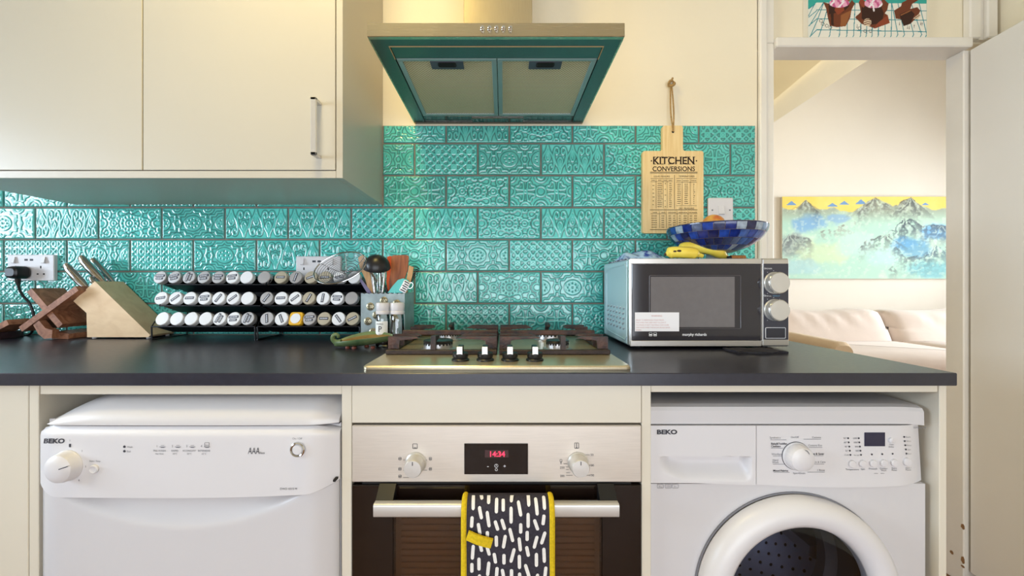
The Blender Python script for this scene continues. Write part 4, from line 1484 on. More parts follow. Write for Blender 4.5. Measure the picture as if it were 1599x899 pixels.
# ------------------------------------------------------------------ microwave
MF = -.329
mw = thing('microwave', (.568, -.19, .9), 'silver and black microwave oven with two round dials', 'microwave')
m0, m1 = .3485, .788
mz0, mz1 = .908, 1.151
M_MWSIDE = mat('silver_paint', rgb(186, 210, 216), 0.35, 0.15, namt=0.03)
M_MWFR = mat('silver_front', rgb(205, 202, 198), 0.28, 0.75, namt=0.03)
obj('casing', MB().box(m0 + .001, m1 - .001, MF + .026, -.048, mz0, mz1 - .001, .004), M_MWSIDE, mw)
pn = MB()
rp_ = [(-.30, .932), (-.30, 1.125), (-.285, 1.137), (-.10, 1.130), (-.085, 1.118), (-.085, .94), (-.10, .928), (-.285, .921)]
pn.tube([(m0 + .0008, a, b) for a, b in rp_], .0022, 6, closed=True)
obj('pressed_panel', pn, M_MWSIDE, mw)
xsp = X(1189.5, MF)
obj('front_frame', MB().box(m0, xsp - .0008, MF + .004, MF + .026, mz0, mz1, .004), M_MWFR, mw)
dr = obj('door', MB().box(m0 + .006, xsp - .002, MF, MF + .0042, Z(531.5, MF), Z(412, MF), .001), mat('microwave_black_glass', rgb(48, 46, 52), 0.07, namt=0.05, spec=0.6), mw)
obj('door_strip', MB().box(m0 + .001, xsp - .001, MF - .0008, MF + .0045, Z(412, MF) + .0004, mz1 - .0008, .001), M_MWFR, dr)
obj('door_strip', MB().box(m0 + .001, xsp - .001, MF - .0008, MF + .0045, mz0 + .0008, Z(531.5, MF) - .0004, .001), M_MWFR, dr)
obj('door_window', MB().box(X(1016, MF), X(1147, MF), MF - .0006, MF + .001, Z(510.5, MF), Z(432, MF)), mat('window_mesh_glass', rgb(112, 108, 110), 0.10, nscale=60, namt=0.06, spec=0.6), dr)
wf = MB()
wf.tube([(a, MF - .0005, b) for a, b in rrect((X(1014, MF) + X(1156.5, MF)) / 2, (Z(430, MF) + Z(513, MF)) / 2, X(1156.5, MF) - X(1014, MF), Z(430, MF) - Z(513, MF), .003, 3)], .0009, 6, closed=True)
obj('window_border', wf, mat('window_border_grey', rgb(92, 88, 92), 0.2), dr)
stk = obj('warning_sticker', MB().box(X(991, MF), X(1060, MF), MF - .0020, MF - .0015, Z(517, MF), Z(487.5, MF)), mat('white_sticker', rgb(236, 234, 236), 0.5, namt=0.02), dr, label='white warning sticker')
lt = MB()
y_ = MF - .0023
lt.text('WARNING', X(1025.5, y_), y_, Z(494.2, y_), .0062)
for k, s_ in enumerate(('PRIOR TO REMOVING FOOD FROM', 'THE OVEN THE USER MUST ALLOW IT', 'TO STAND. IF NOT THE STEAM CAN CAUSE', 'THE FOOD OVER THE ROOM SPLASH BACK', 'WHEN')):
    lt.text(s_, X(993, y_), y_, Z(500.5 + 3.9 * k, y_), .0048, 'LEFT', 0, 1.0 if k != 2 else .95)
obj('sticker_lettering', lt, mat('pale_red_print', rgb(206, 150, 146), 0.6), stk, kind='stuff')
lt = MB()
y_ = MF - .0008
lt.text('morphy richards', X(1084.5, y_), y_, Z(524, y_), .0102, weight=.00025, sx=.98)
for px in (1016, 1023):
    frame(lt, px, 522, .0085, .0095, y_, .0004)
    lt.rect(X(px - 2, y_), X(px + 2, y_), y_, Z(523.5, y_), Z(521.5, y_))
obj('lettering', lt, M_INKW, dr, kind='stuff')
# control side
obj('control_frame', MB().box(xsp + .0008, m1, MF - .0008, MF + .026, mz0, mz1, .004), M_MWFR, mw)
cp = obj('control_panel', MB().box(X(1192, MF), X(1230.5, MF), MF - .0022, MF + .001, Z(530, MF), Z(411.5, MF), .0008), mat('control_charcoal', rgb(62, 62, 72), 0.3, namt=0.05), mw)
for py in (441.5, 483.5):
    kx, kz = X(1208, MF), Z(py, MF)
    k_ = obj('dial', MB().lathe([(.0300, 0), (.0300, .003), (.0282, .005), (.0280, .020), (.0262, .024), (0, .0245)], facing(kx, MF - .0024, kz), 40), M_SATIN, mw)
    obj('dial_rim', MB().tube([(kx + a, MF - .0226, kz + b) for a, b in arc(0, 0, .0280, 0, 360, 40)[:-1]], .0009, 6, closed=True), M_CHROME, k_)
bt = MB()
bt.tube([(a, MF - .0026, b) for a, b in rrect(X(1210, MF), Z(519.5, MF), .0545, .0290, .002, 3)], .0008, 6, closed=True)
obj('button_border', bt, M_INKW, mw)
obj('door_button', MB().box(X(1196, MF), X(1224.5, MF), MF - .0045, MF - .002, Z(526.5, MF), Z(512.5, MF), .0008), mat('button_charcoal', rgb(52, 52, 60), 0.35), mw)
lt = MB()
y_ = MF - .0025
lt.text('POWER', X(1200.5, y_), y_, Z(420.3, y_), .0052)
lt.text('TIMER min', X(1199, y_), y_, Z(462.8, y_), .0042)
frame(lt, 1194.5, 419, .0035, .0035, y_, .0003); frame(lt, 1194, 461.2, .004, .004, y_, .0003)
for py in (441.5, 483.5):
    for a in range(-150, 151, 30):
        ra = math.radians(90 - a)
        cx_, cz_ = X(1208, y_) + .0335 * math.cos(ra), Z(py, y_) + .0335 * math.sin(ra)
        lt.rect(cx_ - .0007, cx_ + .0007, y_, cz_ - .0007, cz_ + .0007)
obj('control_lettering', lt, M_INKW, mw, kind='stuff')
lt = MB().text('DEFROST', X(1212.5, y_), y_, Z(462.8, y_), .0048)
obj('defrost_lettering', lt, mat('blue_print', rgb(96, 160, 196), 0.5), mw, kind='stuff')
vt = MB()
for j in range(5):
    for i in range(6):
        yv = -.275 + i * .033 + (.006 * (j % 2))
        zv = .952 + j * .0145
        vt.sphere((m0 - .0002, yv, zv), .0052, 8, 6, (.55, 1.5, .55), Matrix.Rotation(math.radians(-30), 4, 'X'))
obj('vent', vt, mat('vent_silver', rgb(214, 220, 224), 0.3, 0.6), mw, kind='stuff', label='rows of small pressed vents')
for fx in (m0 + .04, m1 - .04):
    for fy in (MF + .05, -.09):
        obj('foot', MB().lathe([(.012, 0), (.012, .008), (0, .008)], Matrix.Translation((fx, fy, .9001)), 14), M_BLACKP, mw)

# ------------------------------------------------------------------ sockets, switch, plug
def socket(px0, px1, py0, py1, lab, plugged):
    y0 = -.0085
    yf = -.022
    x0, x1, z0, z1 = X(px0, yf), X(px1, yf), Z(py1, yf), Z(py0, yf)
    w, h = x1 - x0, z1 - z0
    so_ = thing('wall_socket', ((x0 + x1) / 2, y0, z0), lab, 'socket', 'double wall sockets')
    obj('face_plate', MB().box(x0, x1, yf, y0, z0, z1, .002), M_WHITEP, so_)
    for k in (0, 1):
        cx = x0 + w * (.15 if k == 0 else .80)
        cz = z0 + h * .79
        obj('rocker_switch', MB().prism([(cz - .012, yf), (cz + .010, yf), (cz + .012, yf - .003), (cz - .010, yf - .008)], cx - .006, cx + .006, 'x', Matrix(((1, 0, 0, 0), (0, 0, 1, 0), (0, 1, 0, 0), (0, 0, 0, 1)))), M_WHITEP, so_)
        px_ = x0 + w * (.18 if k == 0 else .72)
        s_ = MB()
        s_.box(px_ - .002, px_ + .002, yf - .0004, yf, z0 + h * .47, z0 + h * .57)
        for sg in (-1, 1):
            s_.box(px_ + sg * .011 - .0032, px_ + sg * .011 + .0032, yf - .0004, yf, z0 + h * .23, z0 + h * .28)
        obj('pin_slot', s_, M_DARK, so_, kind='stuff')
    for k in (0, 1):
        ux = x0 + w * (.405 if k == 0 else .52)
        obj('usb_port', MB().box(ux - .006, ux + .006, yf - .0004, yf, z0 + h * .765, z0 + h * .84), M_INK, so_)
    return x0, x1, z0, z1


sx0, sx1, sz0, sz1 = socket(11.5, 84, 397.5, 438, 'white double wall socket with black plug, above the folding wooden stand', True)
socket(462, 532, 400, 440.5, 'white double wall socket behind the wire strainer and spice jars', False)
# black plug
pc = Vector((X(24, -.05), -.05, Z(427, -.05)))
pl = thing('power_plug', (pc.x, -.03, pc.z - .03), 'black mains plug with cable in the left wall socket', 'plug')
b_ = MB()
rings_ = []
for k, (yy, sc_) in enumerate(((-.0225, .80), (-.030, 1.0), (-.050, 1.0), (-.062, .86), (-.067, .6))):
    rings_.append([(pc.x + a * sc_, yy, pc.z + .004 + b * sc_) for a, b in rrect(0, 0, .050, .044, .016, 5)])
b_.rings(rings_)
obj('plug_body', b_, M_BLACKP, pl)
cb = catmull([(pc.x + .002, -.045, pc.z - .016), (pc.x + .004, -.045, pc.z - .036), (pc.x + .012, -.048, pc.z - .055), (pc.x + .030, -.052, pc.z - .078), (pc.x + .050, -.050, pc.z - .105), (pc.x + .056, -.042, pc.z - .16), (pc.x + .03, -.035, .9045), (pc.x - .05, -.03, .9045)], 6)
obj('cable', MB().tube(cb, .0042, 8, rr=[.0072] * 5 + [.0055] * 3 + [.0038] * (len(cb) - 8)), M_BLACKP, pl)
# light switch
ls_y = -.021
lsx0, lsx1, lsz0, lsz1 = X(1106.5, ls_y), X(1145.5, ls_y), Z(347.5, ls_y), Z(308.5, ls_y)
ls = thing('light_switch', ((lsx0 + lsx1) / 2, -.0085, lsz0), 'square white light switch beside the hanging board', 'switch')
obj('face_plate', MB().box(lsx0, lsx1, ls_y, -.0085, lsz0, lsz1, .003), M_WHITEP, ls)
lcx, lcz = (lsx0 + lsx1) / 2, (lsz0 + lsz1) / 2
obj('rocker', MB().prism([(ls_y - .0002, lcz - .016), (ls_y - .0002, lcz + .016), (ls_y - .002, lcz + .016), (ls_y - .006, lcz - .014)], lcx - .010, lcx + .010, 'x'), M_WHITEP, ls)
for sg in (-1, 1):
    obj('screw', MB().lathe([(.003, 0), (.003, .0006), (0, .0008)], facing(lcx + sg * .031, ls_y, lcz), 12), M_INKG, ls)

# ------------------------------------------------------------------ hanging board
BY = -.026
M_BAMBOO = wood('bamboo', rgb(224, 190, 130), rgb(240, 212, 156), 10, (14, 4, .7), 0.5, .6)
bx0, bx1, bz0, bz1 = X(1003.5, BY), X(1098.5, BY), Z(364, BY), Z(235.5, BY)
nx0, nx1, nzt = X(1034.5, BY), X(1066.5, BY), Z(196, BY)
r = .008
poly = []
def ca(cx, cz, r, a0, a1, n=5):
    for k in range(n + 1):
        a = math.radians(a0 + (a1 - a0) * k / n)
        poly.append((cx + r * math.cos(a), cz + r * math.sin(a)))
ca(bx0 + r, bz0 + r, r, 180, 270); ca(bx1 - r, bz0 + r, r, 270, 360); ca(bx1 - r, bz1 - r, r, 0, 90)
ca(nx1 + r, bz1 + r, r, 270, 180); ca(nx1 - r, nzt - r, r, 0, 90); ca(nx0 + r, nzt - r, r, 90, 180); ca(nx0 - r, bz1 + r, r, 0, -90); ca(bx0 + r, bz1 - r, r, 90, 180)
cb_ = thing('hanging_chopping_board', ((bx0 + bx1) / 2, BY, bz0), 'wooden chopping board printed with kitchen conversions, hung by a cord', 'chopping board')
obj('board', MB().prism(poly, BY, -.0105, 'y'), M_BAMBOO, cb_)
M_BURN = mat('burnt_print', rgb(52, 34, 18), 0.7, namt=0.2)
lt = MB()
y_ = BY - .0005
def Bt(s, px, py, size, w=0.0, sx=1.0): lt.text(s, X(px, y_), y_, Z(py, y_), size, 'CENTER', w, sx)
def Bl(a, b, py, t=.5): lt.rect(X(a, y_), X(b, y_), y_, Z(py + t / 2, y_), Z(py - t / 2, y_))
def Bv(px, a, b, t=.45): lt.rect(X(px - t / 2, y_), X(px + t / 2, y_), y_, Z(b, y_), Z(a, y_))
Bt('KITCHEN', 1052, 256, .0360, .0008, .98); Bt('CONVERSIONS', 1052, 267, .0235, .0004, .945)
# slab serifs of the heading
for px in (1022, 1027.8, 1034.3, 1045, 1063.5, 1072, 1076, 1083.5):
    for py in (245, 256):
        Bl(px - 2, px + 2, py, 1.0)
for px in (1017.3, 1087.5): lt.add([(X(px, y_) + p[0], y_, Z(251, y_) + p[1]) for p in arc(0, 0, .0026, 0, 360, 10)[:-1]], [tuple(range(10))])
Bl(1015, 1089, 268.8, 1.0); Bl(1015, 1089, 270.6, .5)
Bt('LIQUID MEASURES', 1033.5, 276.5, .0080, 0, .88); Bt('TEMPERATURES', 1072, 276.5, .0088, 0, .90)
Bl(1016, 1051, 278.6); Bl(1056, 1088, 278.6); Bv(1053.2, 273, 326, .7)
Bl(1016, 1050, 283.6); Bl(1056, 1088, 284.6); Bl(1056, 1088, 321); Bt('DRY MEASURES', 1072, 326.6, .0088, 0, .90); Bl(1015, 1089, 327.6, .8)
for px in (1024.6, 1035.5, 1042): Bv(px, 280, 325)
for px in (1065.2, 1078): Bv(px, 280, 320)
Bl(1016, 1040, 333.6); Bl(1043, 1089, 333.6)
for px in (1030, 1040.8, 1057.5, 1074.3): Bv(px, 330, 356)
Bl(1015, 1089, 358.5, .8)
rr_ = random.Random(3)
def marks(px, py, w):
    x = px - w / 2
    while x < px + w / 2:
        l = rr_.uniform(.6, 1.3)
        lt.rect(X(x, y_), X(x + l, y_), y_, Z(py + .55, y_), Z(py - .55, y_))
        x += l + .45
for k in range(13):
    py = 286.5 + k * 3
    marks(1030, py, 6.5); marks(1046.5, py, 3)
    if k % 2: marks(1020, py, 1.6)
    if k % 3 == 0: marks(1038.8, py, 1.6)
for k in range(11):
    py = 287.5 + k * 3
    marks(1060, py, 4.6); marks(1071.3, py, 4.6); marks(1083.5, py, 1.2)
for px, w in ((1020, 5), (1030, 5), (1038.8, 4), (1046.5, 5)): marks(px, 281.3, w)
for px, w in ((1060, 6), (1071.3, 9), (1083, 7), (1022.5, 6), (1035.5, 5), (1049.5, 12), (1066, 13), (1081.5, 12)): marks(px, 282 if px > 1055 and px not in (1066, 1081.5) else 331.6, w)
for k in range(6):
    py = 337 + k * 3.5
    for px, w in ((1021.5, 8), (1035, 4), (1045.5, 3), (1052.5, 3), (1061.5, 3), (1069.5, 4), (1078.5, 3), (1086, 4)): marks(px, py, w)
obj('printed_table', lt, M_BURN, cb_, kind='stuff', label='dark printed kitchen conversions table')
M_ROPE = mat('jute_cord', rgb(196, 158, 100), 0.9, nscale=200, namt=0.4, bump=0.5, bscale=400)
hole = P(1051, 205.5, BY - .001)
top = P(1048, 131, -.016)
for dx in (-.0034, .0034):
    pts = catmull([hole + Vector((0, -.002, 0)), (hole * .6 + top * .4) + Vector((dx * 1.6, 0, 0)), (hole * .2 + top * .8) + Vector((dx, 0, 0)), top + Vector((dx * .5, 0, -.006))], 5)
    obj('cord', MB().tube(pts, .0026, 8), M_ROPE, cb_)
kt = MB()
kt.tube([top + Vector((.0095 * math.cos(a), -.004 + .004 * math.sin(2 * a), .0085 * math.sin(a))) for a in [2 * math.pi * k / 16 for k in range(16)]], .0048, 8, closed=True)
kt.tube([top + Vector((-.004, -.003, .006)), top + Vector((.001, -.006, .013)), top + Vector((.0035, -.004, .0185))], .0036, 8)
obj('cord_knot', kt, M_ROPE, cb_)
obj('cord_eyelet', MB().lathe([(.0045, 0), (.0045, .0006), (0, .0006)], facing(hole.x, BY, hole.z), 12), M_DARK, cb_)
obj('picture_hook', MB().cyl((top.x, -.022, top.z + .001), (top.x, -.0005, top.z + .001), .0025, n=8), M_SATIN, label='small nail holding the chopping board cord on the wall', cat='nail')

# ------------------------------------------------------------------ folding wooden stand and knife block
M_WALNUT = wood('walnut', rgb(130, 84, 62), rgb(184, 130, 100), 12, (3, 3, 3), 0.5, 1.5)
sy0, sy1 = -.135, -.035
st_ = thing('folding_stand', (X(75, sy0), -.085, .9), 'walnut folding cookbook stand with crossed boards beside the knife block', 'stand')
def bar2(p, q, th, a0, a1):
    a, b = P(p[0], p[1], sy0), P(q[0], q[1], sy0)
    d = (b - a).normalized(); n = Vector((-d.z, 0, d.x)) * th / 2
    return MB().prism([(a.x + n.x, a.z + n.z), (b.x + n.x, b.z + n.z), (b.x - n.x, b.z - n.z), (a.x - n.x, a.z - n.z)], a0, a1, 'y')
obj('slotted_board', bar2((43, 453), (92, 509), .020, sy0 + .004, sy1), M_WALNUT, st_)
obj('slotted_board', bar2((121, 450), (33, 514), .018, sy0 - .002, sy1 - .004), M_WALNUT, st_)
ft = [P(q[0], q[1], sy0) for q in ((54, 507), (63, 500), (73, 512), (84, 515), (83, 527.5), (71, 528.6), (62, 521))]
ft = [(p.x, max(p.z, .9004)) for p in ft]
obj('curved_foot', MB().prism(ft, sy0 - .004, sy0 + .016, 'y'), M_WALNUT, st_)
a, b = P(73, 512, sy0), P(84, 527, sy0)
obj('rest_plate', MB().prism([(a.x, .925), (X(84, sy0) + .03, .9175), (X(84, sy0) + .03, .9008), (X(72, sy0), .9008)], sy0 + .016, sy1 + .01, 'y'), M_WALNUT, st_)
# dark board end at the picture's edge
wb = thing('serving_board', (X(0, -.1), -.09, .9), 'dark walnut serving board lying at the worktop edge by the stand', 'board')
obj('board', MB().prism(rrect(X(0, -.1) - .09, -.103, .25, .11, .03, 5), .9004, .9225, 'z'), mat('dark_walnut', rgb(62, 44, 50), 0.5, nscale=20, namt=0.3), wb)
obj('handle_end', bar2((-30, 524), (12, 503), .018, sy0, sy0 + .06), M_WALNUT, wb)

ky0, ky1 = -.113, -.016
M_BEECH = wood('pale_beech', rgb(230, 194, 150), rgb(246, 214, 172), 7, (2.2, 5, 4), 0.5, .8)
kb = thing('knife_block', (-1.27, (ky0 + ky1) / 2, .9), 'pale beech knife block with a sloping back', 'knife block')
s_k = S(ky0)
kp = [(114.5, 470), (148, 439), (234.5, 523), (231.5, 526.3), (136, 526.3), (135, 488.5)]
kpoly = [(X(a, ky0), Z(b, ky0)) for a, b in kp]
obj('block', MB().prism(kpoly, ky0, ky1, 'y'), M_BEECH, kb)
for fx in (X(142, ky0), X(227, ky0)):
    for fy in (ky0 + .012, ky1 - .012):
        obj('foot', MB().lathe([(.006, 0), (.006, .0045), (0, .0045)], Matrix.Translation((fx, fy, .9002)), 12), M_WHITEP, kb)
fdir = Vector((kpoly[1][0] - kpoly[0][0], 0, kpoly[1][1] - kpoly[0][1]))
kdir = Vector((-fdir.z, 0, fdir.x)).normalized()       # out of the slotted face, up and to the left
slots = [(.50, ky0 + .016, .122, .0140), (.88, ky0 + .040, .126, .0150), (.84, ky0 + .076, .120, .0155), (.74, ky0 + .027, .040, .0085)]
names = ['steel-handled kitchen knife, lowest and nearest in the knife block', 'steel-handled kitchen knife, tallest in the middle of the knife block', 'steel-handled kitchen knife at the back of the knife block, nearest the spice rack', 'small steel knife with short handle low in the knife block']
for (t, yk, ln, rad), lab in zip(slots, names):
    p = Vector((kpoly[0][0], yk, kpoly[0][1])) + fdir * t + kdir * .0008
    kf = thing('kitchen_knife', p, lab, 'knife', 'knives in the block')
    side = fdir.normalized()
    prof = [(0, .55), (.10, .62), (.3, .95), (.55, 1.05), (.8, 1.0), (.95, .78), (1.0, .35)]
    rings_ = []
    for q, w in prof:
        c = p + kdir * ln * q + side * (.010 * (q - .5) ** 2)
        rings_.append([c + side * math.cos(a) * rad * w + Vector((0, 1, 0)) * math.sin(a) * rad * .72 * w for a in [2 * math.pi * k / 14 for k in range(14)]])
    obj('handle', MB().rings(rings_), M_CHROME, kf, angle=60)
    bl_ = MB().box(-rad * .55, rad * .55, -.0012, .0012, -.0005, .003, 0, Matrix.Translation(p) @ Matrix(((side.x, 0, kdir.x, 0), (0, 1, 0, 0), (side.z, 0, kdir.z, 0), (0, 0, 0, 1))))
    obj('blade', bl_, M_CHROME, kf)

# ------------------------------------------------------------------ spice racks and jars
M_GLASS = pane_mat('jar_glass', (.86, .90, .88, 1), 0.05, 0.03)
M_LIDW = mat('white_lid', rgb(238, 236, 234), 0.35, namt=0.02)
M_LIDG = mat('silver_lid', rgb(190, 186, 184), 0.35, 0.5, namt=0.05)
M_LIDB = mat('beige_lid', rgb(196, 184, 160), 0.38, 0.4, namt=0.05)
M_TAPE = mat('black_label_tape', rgb(40, 42, 56), 0.4, namt=0.1)
SPICES = [mat('spice_' + n, rgb(*c), 0.9, nscale=300, namt=0.4) for n, c in (('brown', (112, 72, 44)), ('green', (84, 92, 52)), ('red', (140, 62, 36)), ('dark', (56, 44, 38)), ('ochre', (160, 118, 56)))]
MATS = {'w': M_LIDW, 'g': M_LIDG, 'b': M_LIDB}
CN = {'w': 'white', 'g': 'silver', 'b': 'beige'}
TILT = math.radians(70)
RJ = .0220
jd = Vector((0, math.sin(TILT), -math.cos(TILT)))       # from the lid back and down into the rack
tiers = {'bottom': (-.150, 497), 'middle': (-.122, 465), 'top': (-.094, 432.5)}
DATA = [('left', 'top', [249.5, 272, 295, 318, 340.5, 362.5, 384.5], [('g', 2, 0), ('g', 2, 15), ('g', 2, 85), ('g', 2, 8), ('g', 2, 0), ('w', 2, 8), ('w', 0, 0)]),
        ('left', 'middle', [251, 273.5, 296, 319, 341, 363.5, 386], [('w', 1, 10), ('w', 1, 42), ('w', 1, 3), ('w', 2, 6), ('w', 1, 62), ('w', 1, 42), ('w', 0, 0)]),
        ('left', 'bottom', [253, 275.5, 298, 320.5, 342.5, 364.5, 386.5], [('w', 0, 0), ('w', 0, 0), ('w', 0, 0), ('w', 0, 0), ('w', 2, 72), ('w', 2, 4), ('g', 2, 80)]),
        ('right', 'top', [412, 438, 461.5, 485, 507, 530, 552.5], [('g', 0, 0), ('b', 1, 0), ('g', 1, 80), ('b', 1, 22), ('b', 1, 0), ('w', 1, 3), ('w', 0, 0)]),
        ('right', 'middle', [416, 438.5, 460.5, 482, 504, 526, 548.5], [('g', 1, 60), ('w', 1, 3), ('w', 1, 42), ('b', 1, 68), ('w', 1, 90), ('w', 2, -4), ('g', 0, 0)]),
        ('right', 'bottom', [416.5, 439, 461.5, 483, 505.5, 528, 550], [('g', 1, -75), ('w', 1, -60), ('y', 0, 0), ('g', 2, 4), ('b', 1, 0), ('w', 1, -48), ('b', 1, 28)])]
ORD = ['first', 'second', 'third', 'fourth', 'fifth', 'sixth', 'last']
jar_mesh = {}
JL = .074
def shared(name, key, make, m):
    if key not in jar_mesh:
        mb = make()
        me = mb.mesh(name, [m] if not isinstance(m, list) else m)
        fix_normals(me)
        jar_mesh[key] = me
    return jar_mesh[key]
def put(name, me, parent, loc=(0, 0, 0), rot=(0, 0, 0)):
    o = bpy.data.objects.new(name, me)
    COL.objects.link(o)
    o.parent = parent
    o.location = loc
    o.rotation_euler = rot
    return o
rj = random.Random(21)
for rack, tier, pxs, specs in DATA:
    yk, py = tiers[tier]
    for i, (px, (lc, nlab, angd)) in enumerate(zip(pxs, specs)):
        c = P(px, py, yk)
        pos = f'{ORD[i]} from left on {tier} tier, {rack} rack'
        lab = (f'yellow square-lidded spice jar, {pos}' if lc == 'y' else f'spice jar with {CN[lc]} {"labelled" if nlab else "blank"} lid, {pos}')
        j = thing('spice_jar', c, lab, 'spice jar', 'spice jars in the racks', rot=(TILT, 0, math.radians(-4)))
        put('glass', shared('glass', 'glass', lambda: MB().lathe([(RJ * .80, -.013), (RJ * .93, -.017), (RJ * .95, -JL + .004), (RJ * .90, -JL), (0, -JL)], None, 20), M_GLASS), j)
        k = rj.randrange(len(SPICES))
        put('spice', shared('spice', ('spice', k), lambda: MB().lathe([(0, -.024), (RJ * .86, -.024), (RJ * .86, -JL + .006), (0, -JL + .005)], None, 16), SPICES[k]), j)
        if lc == 'y':
            ld_ = put('lid', shared('lid', 'lid_y', lambda: MB().rings([[(a * s_, b * s_, z) for a, b in rrect(0, 0, .044, .044, .009, 4)] for s_, z in ((.96, -.016), (1, -.012), (1, -.003), (.94, 0))]), mat('yellow_lid', rgb(236, 180, 40), 0.4)), j)
            put('lid_disc', shared('lid_disc', 'disc_y', lambda: MB().lathe([(.0165, .0002), (.0165, .0012), (0, .0012)], None, 20), M_LIDW), ld_)
            continue
        ld_ = put('lid', shared('lid', 'lid_' + lc, lambda: MB().lathe([(RJ * .97, -.016), (RJ, -.015), (RJ, -.002), (RJ * .94, 0), (0, .0002)], None, 28), MATS[lc]), j)
        for q in range(nlab):
            wdt = .030 if nlab == 1 else (.032, .024)[q]
            hgt = .0085 if nlab == 1 else .0078
            oy = 0 if nlab == 1 else (.0052, -.0052)[q]
            ra = math.radians(angd)
            def mk(wdt=wdt, hgt=hgt):
                mb = MB().box(-wdt / 2, wdt / 2, -hgt / 2, hgt / 2, .0003, .0009)
                mb.mi = 1
                x = -wdt / 2 + .003
                r2 = random.Random(int(wdt * 1e4))
                while x < wdt / 2 - .004:
                    l = r2.uniform(.0012, .0026)
                    mb.add([(x, -.0018, .00105), (x + l, -.0018, .00105), (x + l, .0018, .00105), (x, .0018, .00105)], [(0, 1, 2, 3)])
                    x += l + .0011
                return mb
            put('label_tape', shared('label_tape', ('tape', wdt, hgt), mk, [M_TAPE, M_INKW]), ld_, (-oy * math.sin(ra), oy * math.cos(ra), 0), (0, 0, ra))
M_WIRE = mat('black_wire', rgb(22, 22, 28), 0.35, 0.2, namt=0.2)
for rack, pxa, pxb in (('left', 238, 396.5), ('right', 403.5, 560)):
    rx0, rx1 = X(pxa, -.16), X(pxb, -.16)
    rk = thing('spice_rack', ((rx0 + rx1) / 2, -.09, .9), f'three-tier black metal spice rack, the {rack} one of two', 'spice rack', 'spice racks')
    for tier in ('bottom', 'middle', 'top'):
        yk, py = tiers[tier]
        zc = Z(py, yk)
        # tray under the jars
        dn = Vector((0, -math.cos(TILT), -math.sin(TILT)))   # below the jar axis
        a = Vector((0, yk, zc)) + jd * .004 + dn * (RJ + .0016)
        b = a + jd * (JL + .002)
        if b.y > -.012:
            b = a + jd * ((-.012 - a.y) / jd.y)
        tk = Vector((0, -dn.y, -dn.z)) * -.002
        tray = MB().prism([(a.y, a.z), (b.y, b.z), (b.y + tk.y, b.z + tk.z), (a.y + tk.y, a.z + tk.z)], rx0, rx1, 'x')
        obj('tray', tray, M_WIRE, rk)
        f_ = a + Vector((0, -.005, -.002))
        obj('front_rail', MB().tube([(rx0 - .003, f_.y + .012, f_.z + .016), (rx0 - .003, f_.y, f_.z), (rx1 + .003, f_.y, f_.z), (rx1 + .003, f_.y + .012, f_.z + .016)], .0022, 8), M_WIRE, rk)
        if tier != 'top':
            obj('riser', MB().prism([(b.y - .0005, b.z), (b.y + .0015, b.z), (b.y + .0015, b.z + .040), (b.y - .0005, b.z + .040)], rx0, rx1, 'x'), M_WIRE, rk)
        if tier == 'bottom': fb = f_
        if tier == 'top': ft_ = f_
    obj('back_sheet', MB().box(rx0, rx1, -.0125, -.0105, .935, ft_.z + .004), M_WIRE, rk)
    for xs in (rx0 - .003, rx1 + .003):
        sd = MB().tube([(xs, fb.y, fb.z), (xs, fb.y + .001, .903), (xs, -.02, .903), (xs, -.016, ft_.z - .02), (xs, ft_.y, ft_.z)], .0024, 8)
        obj('side_frame', sd, M_WIRE, rk)

# ------------------------------------------------------------------ utensil tin with utensils
uy = -.185
ux0, ux1 = X(563.5, uy), X(632, uy)
uyb = uy + .128
uzt = Z(457.5, uy)
ub = thing('utensil_tin', ((ux0 + ux1) / 2, uy + .06, .9), 'square grey metal utensil tin with punched rosettes', 'utensil holder')
M_TIN = mat('blue_grey_tin', rgb(158, 174, 178), 0.42, 0.35, nscale=25, namt=0.3, rvar=0.1, bump=0.1, bscale=60)
tn = MB()
w_ = .002
def wav(x): return .0025 * (.5 + .5 * math.sin(x * 420))
tn.slab(48, 1, lambda u, v: (ux0 + (ux1 - ux0) * u, uy, .9004 + (uzt - .9004 + (wav(u * .14) - .0025 if v else 0)) * v), lambda u, v: (ux0 + (ux1 - ux0) * u, uy + w_, .9004 + (uzt - .9004 + (wav(u * .14) - .0025 if v else 0)) * v))
tn.box(ux0, ux1, uyb - w_, uyb, .9004, uzt).box(ux0, ux0 + w_, uy + w_, uyb - w_, .9004, uzt).box(ux1 - w_, ux1, uy + w_, uyb - w_, .9004, uzt).box(ux0, ux1, uy + w_, uyb - w_, .9004, .903)
obj('tin_body', tn, M_TIN, ub)
M_ROSE = mat('rosette_brass', rgb(168, 160, 132), 0.35, 0.8, nscale=200, namt=0.4)
for (cx, cy) in ((465, 513), (565, 470), (660, 492), (447, 622), (510, 577), (485, 702), (575, 655), (640, 600), (570, 770)):
    px, py = 480 + cx / 4.73, 370 + cy / 4.73
    x, z = X(px, uy), Z(py, uy)
    rs = obj('rosette', MB().lathe([(.0125, 0), (.0125, .0008), (.0105, .002), (.006, .0030), (0, .0033)], facing(x, uy, z), 18), M_ROSE, ub)
    dm = MB()
    for q in range(7):
        a = q * math.pi / 3
        rr2 = 0 if q == 6 else .006
        dm.sphere((x + rr2 * math.cos(a), uy - (.0034 if q == 6 else .0028), z + rr2 * math.sin(a)), .0016, 6, 4)
    obj('rosette_dot', dm, M_DARK, rs, kind='stuff')

def handle_pts(tip, base):
    return [Vector(base), Vector(tip)]
ufloor = .9035
G_ = 'utensils in the tin'
cxu, cyu = (ux0 + ux1) / 2, (uy + uyb) / 2
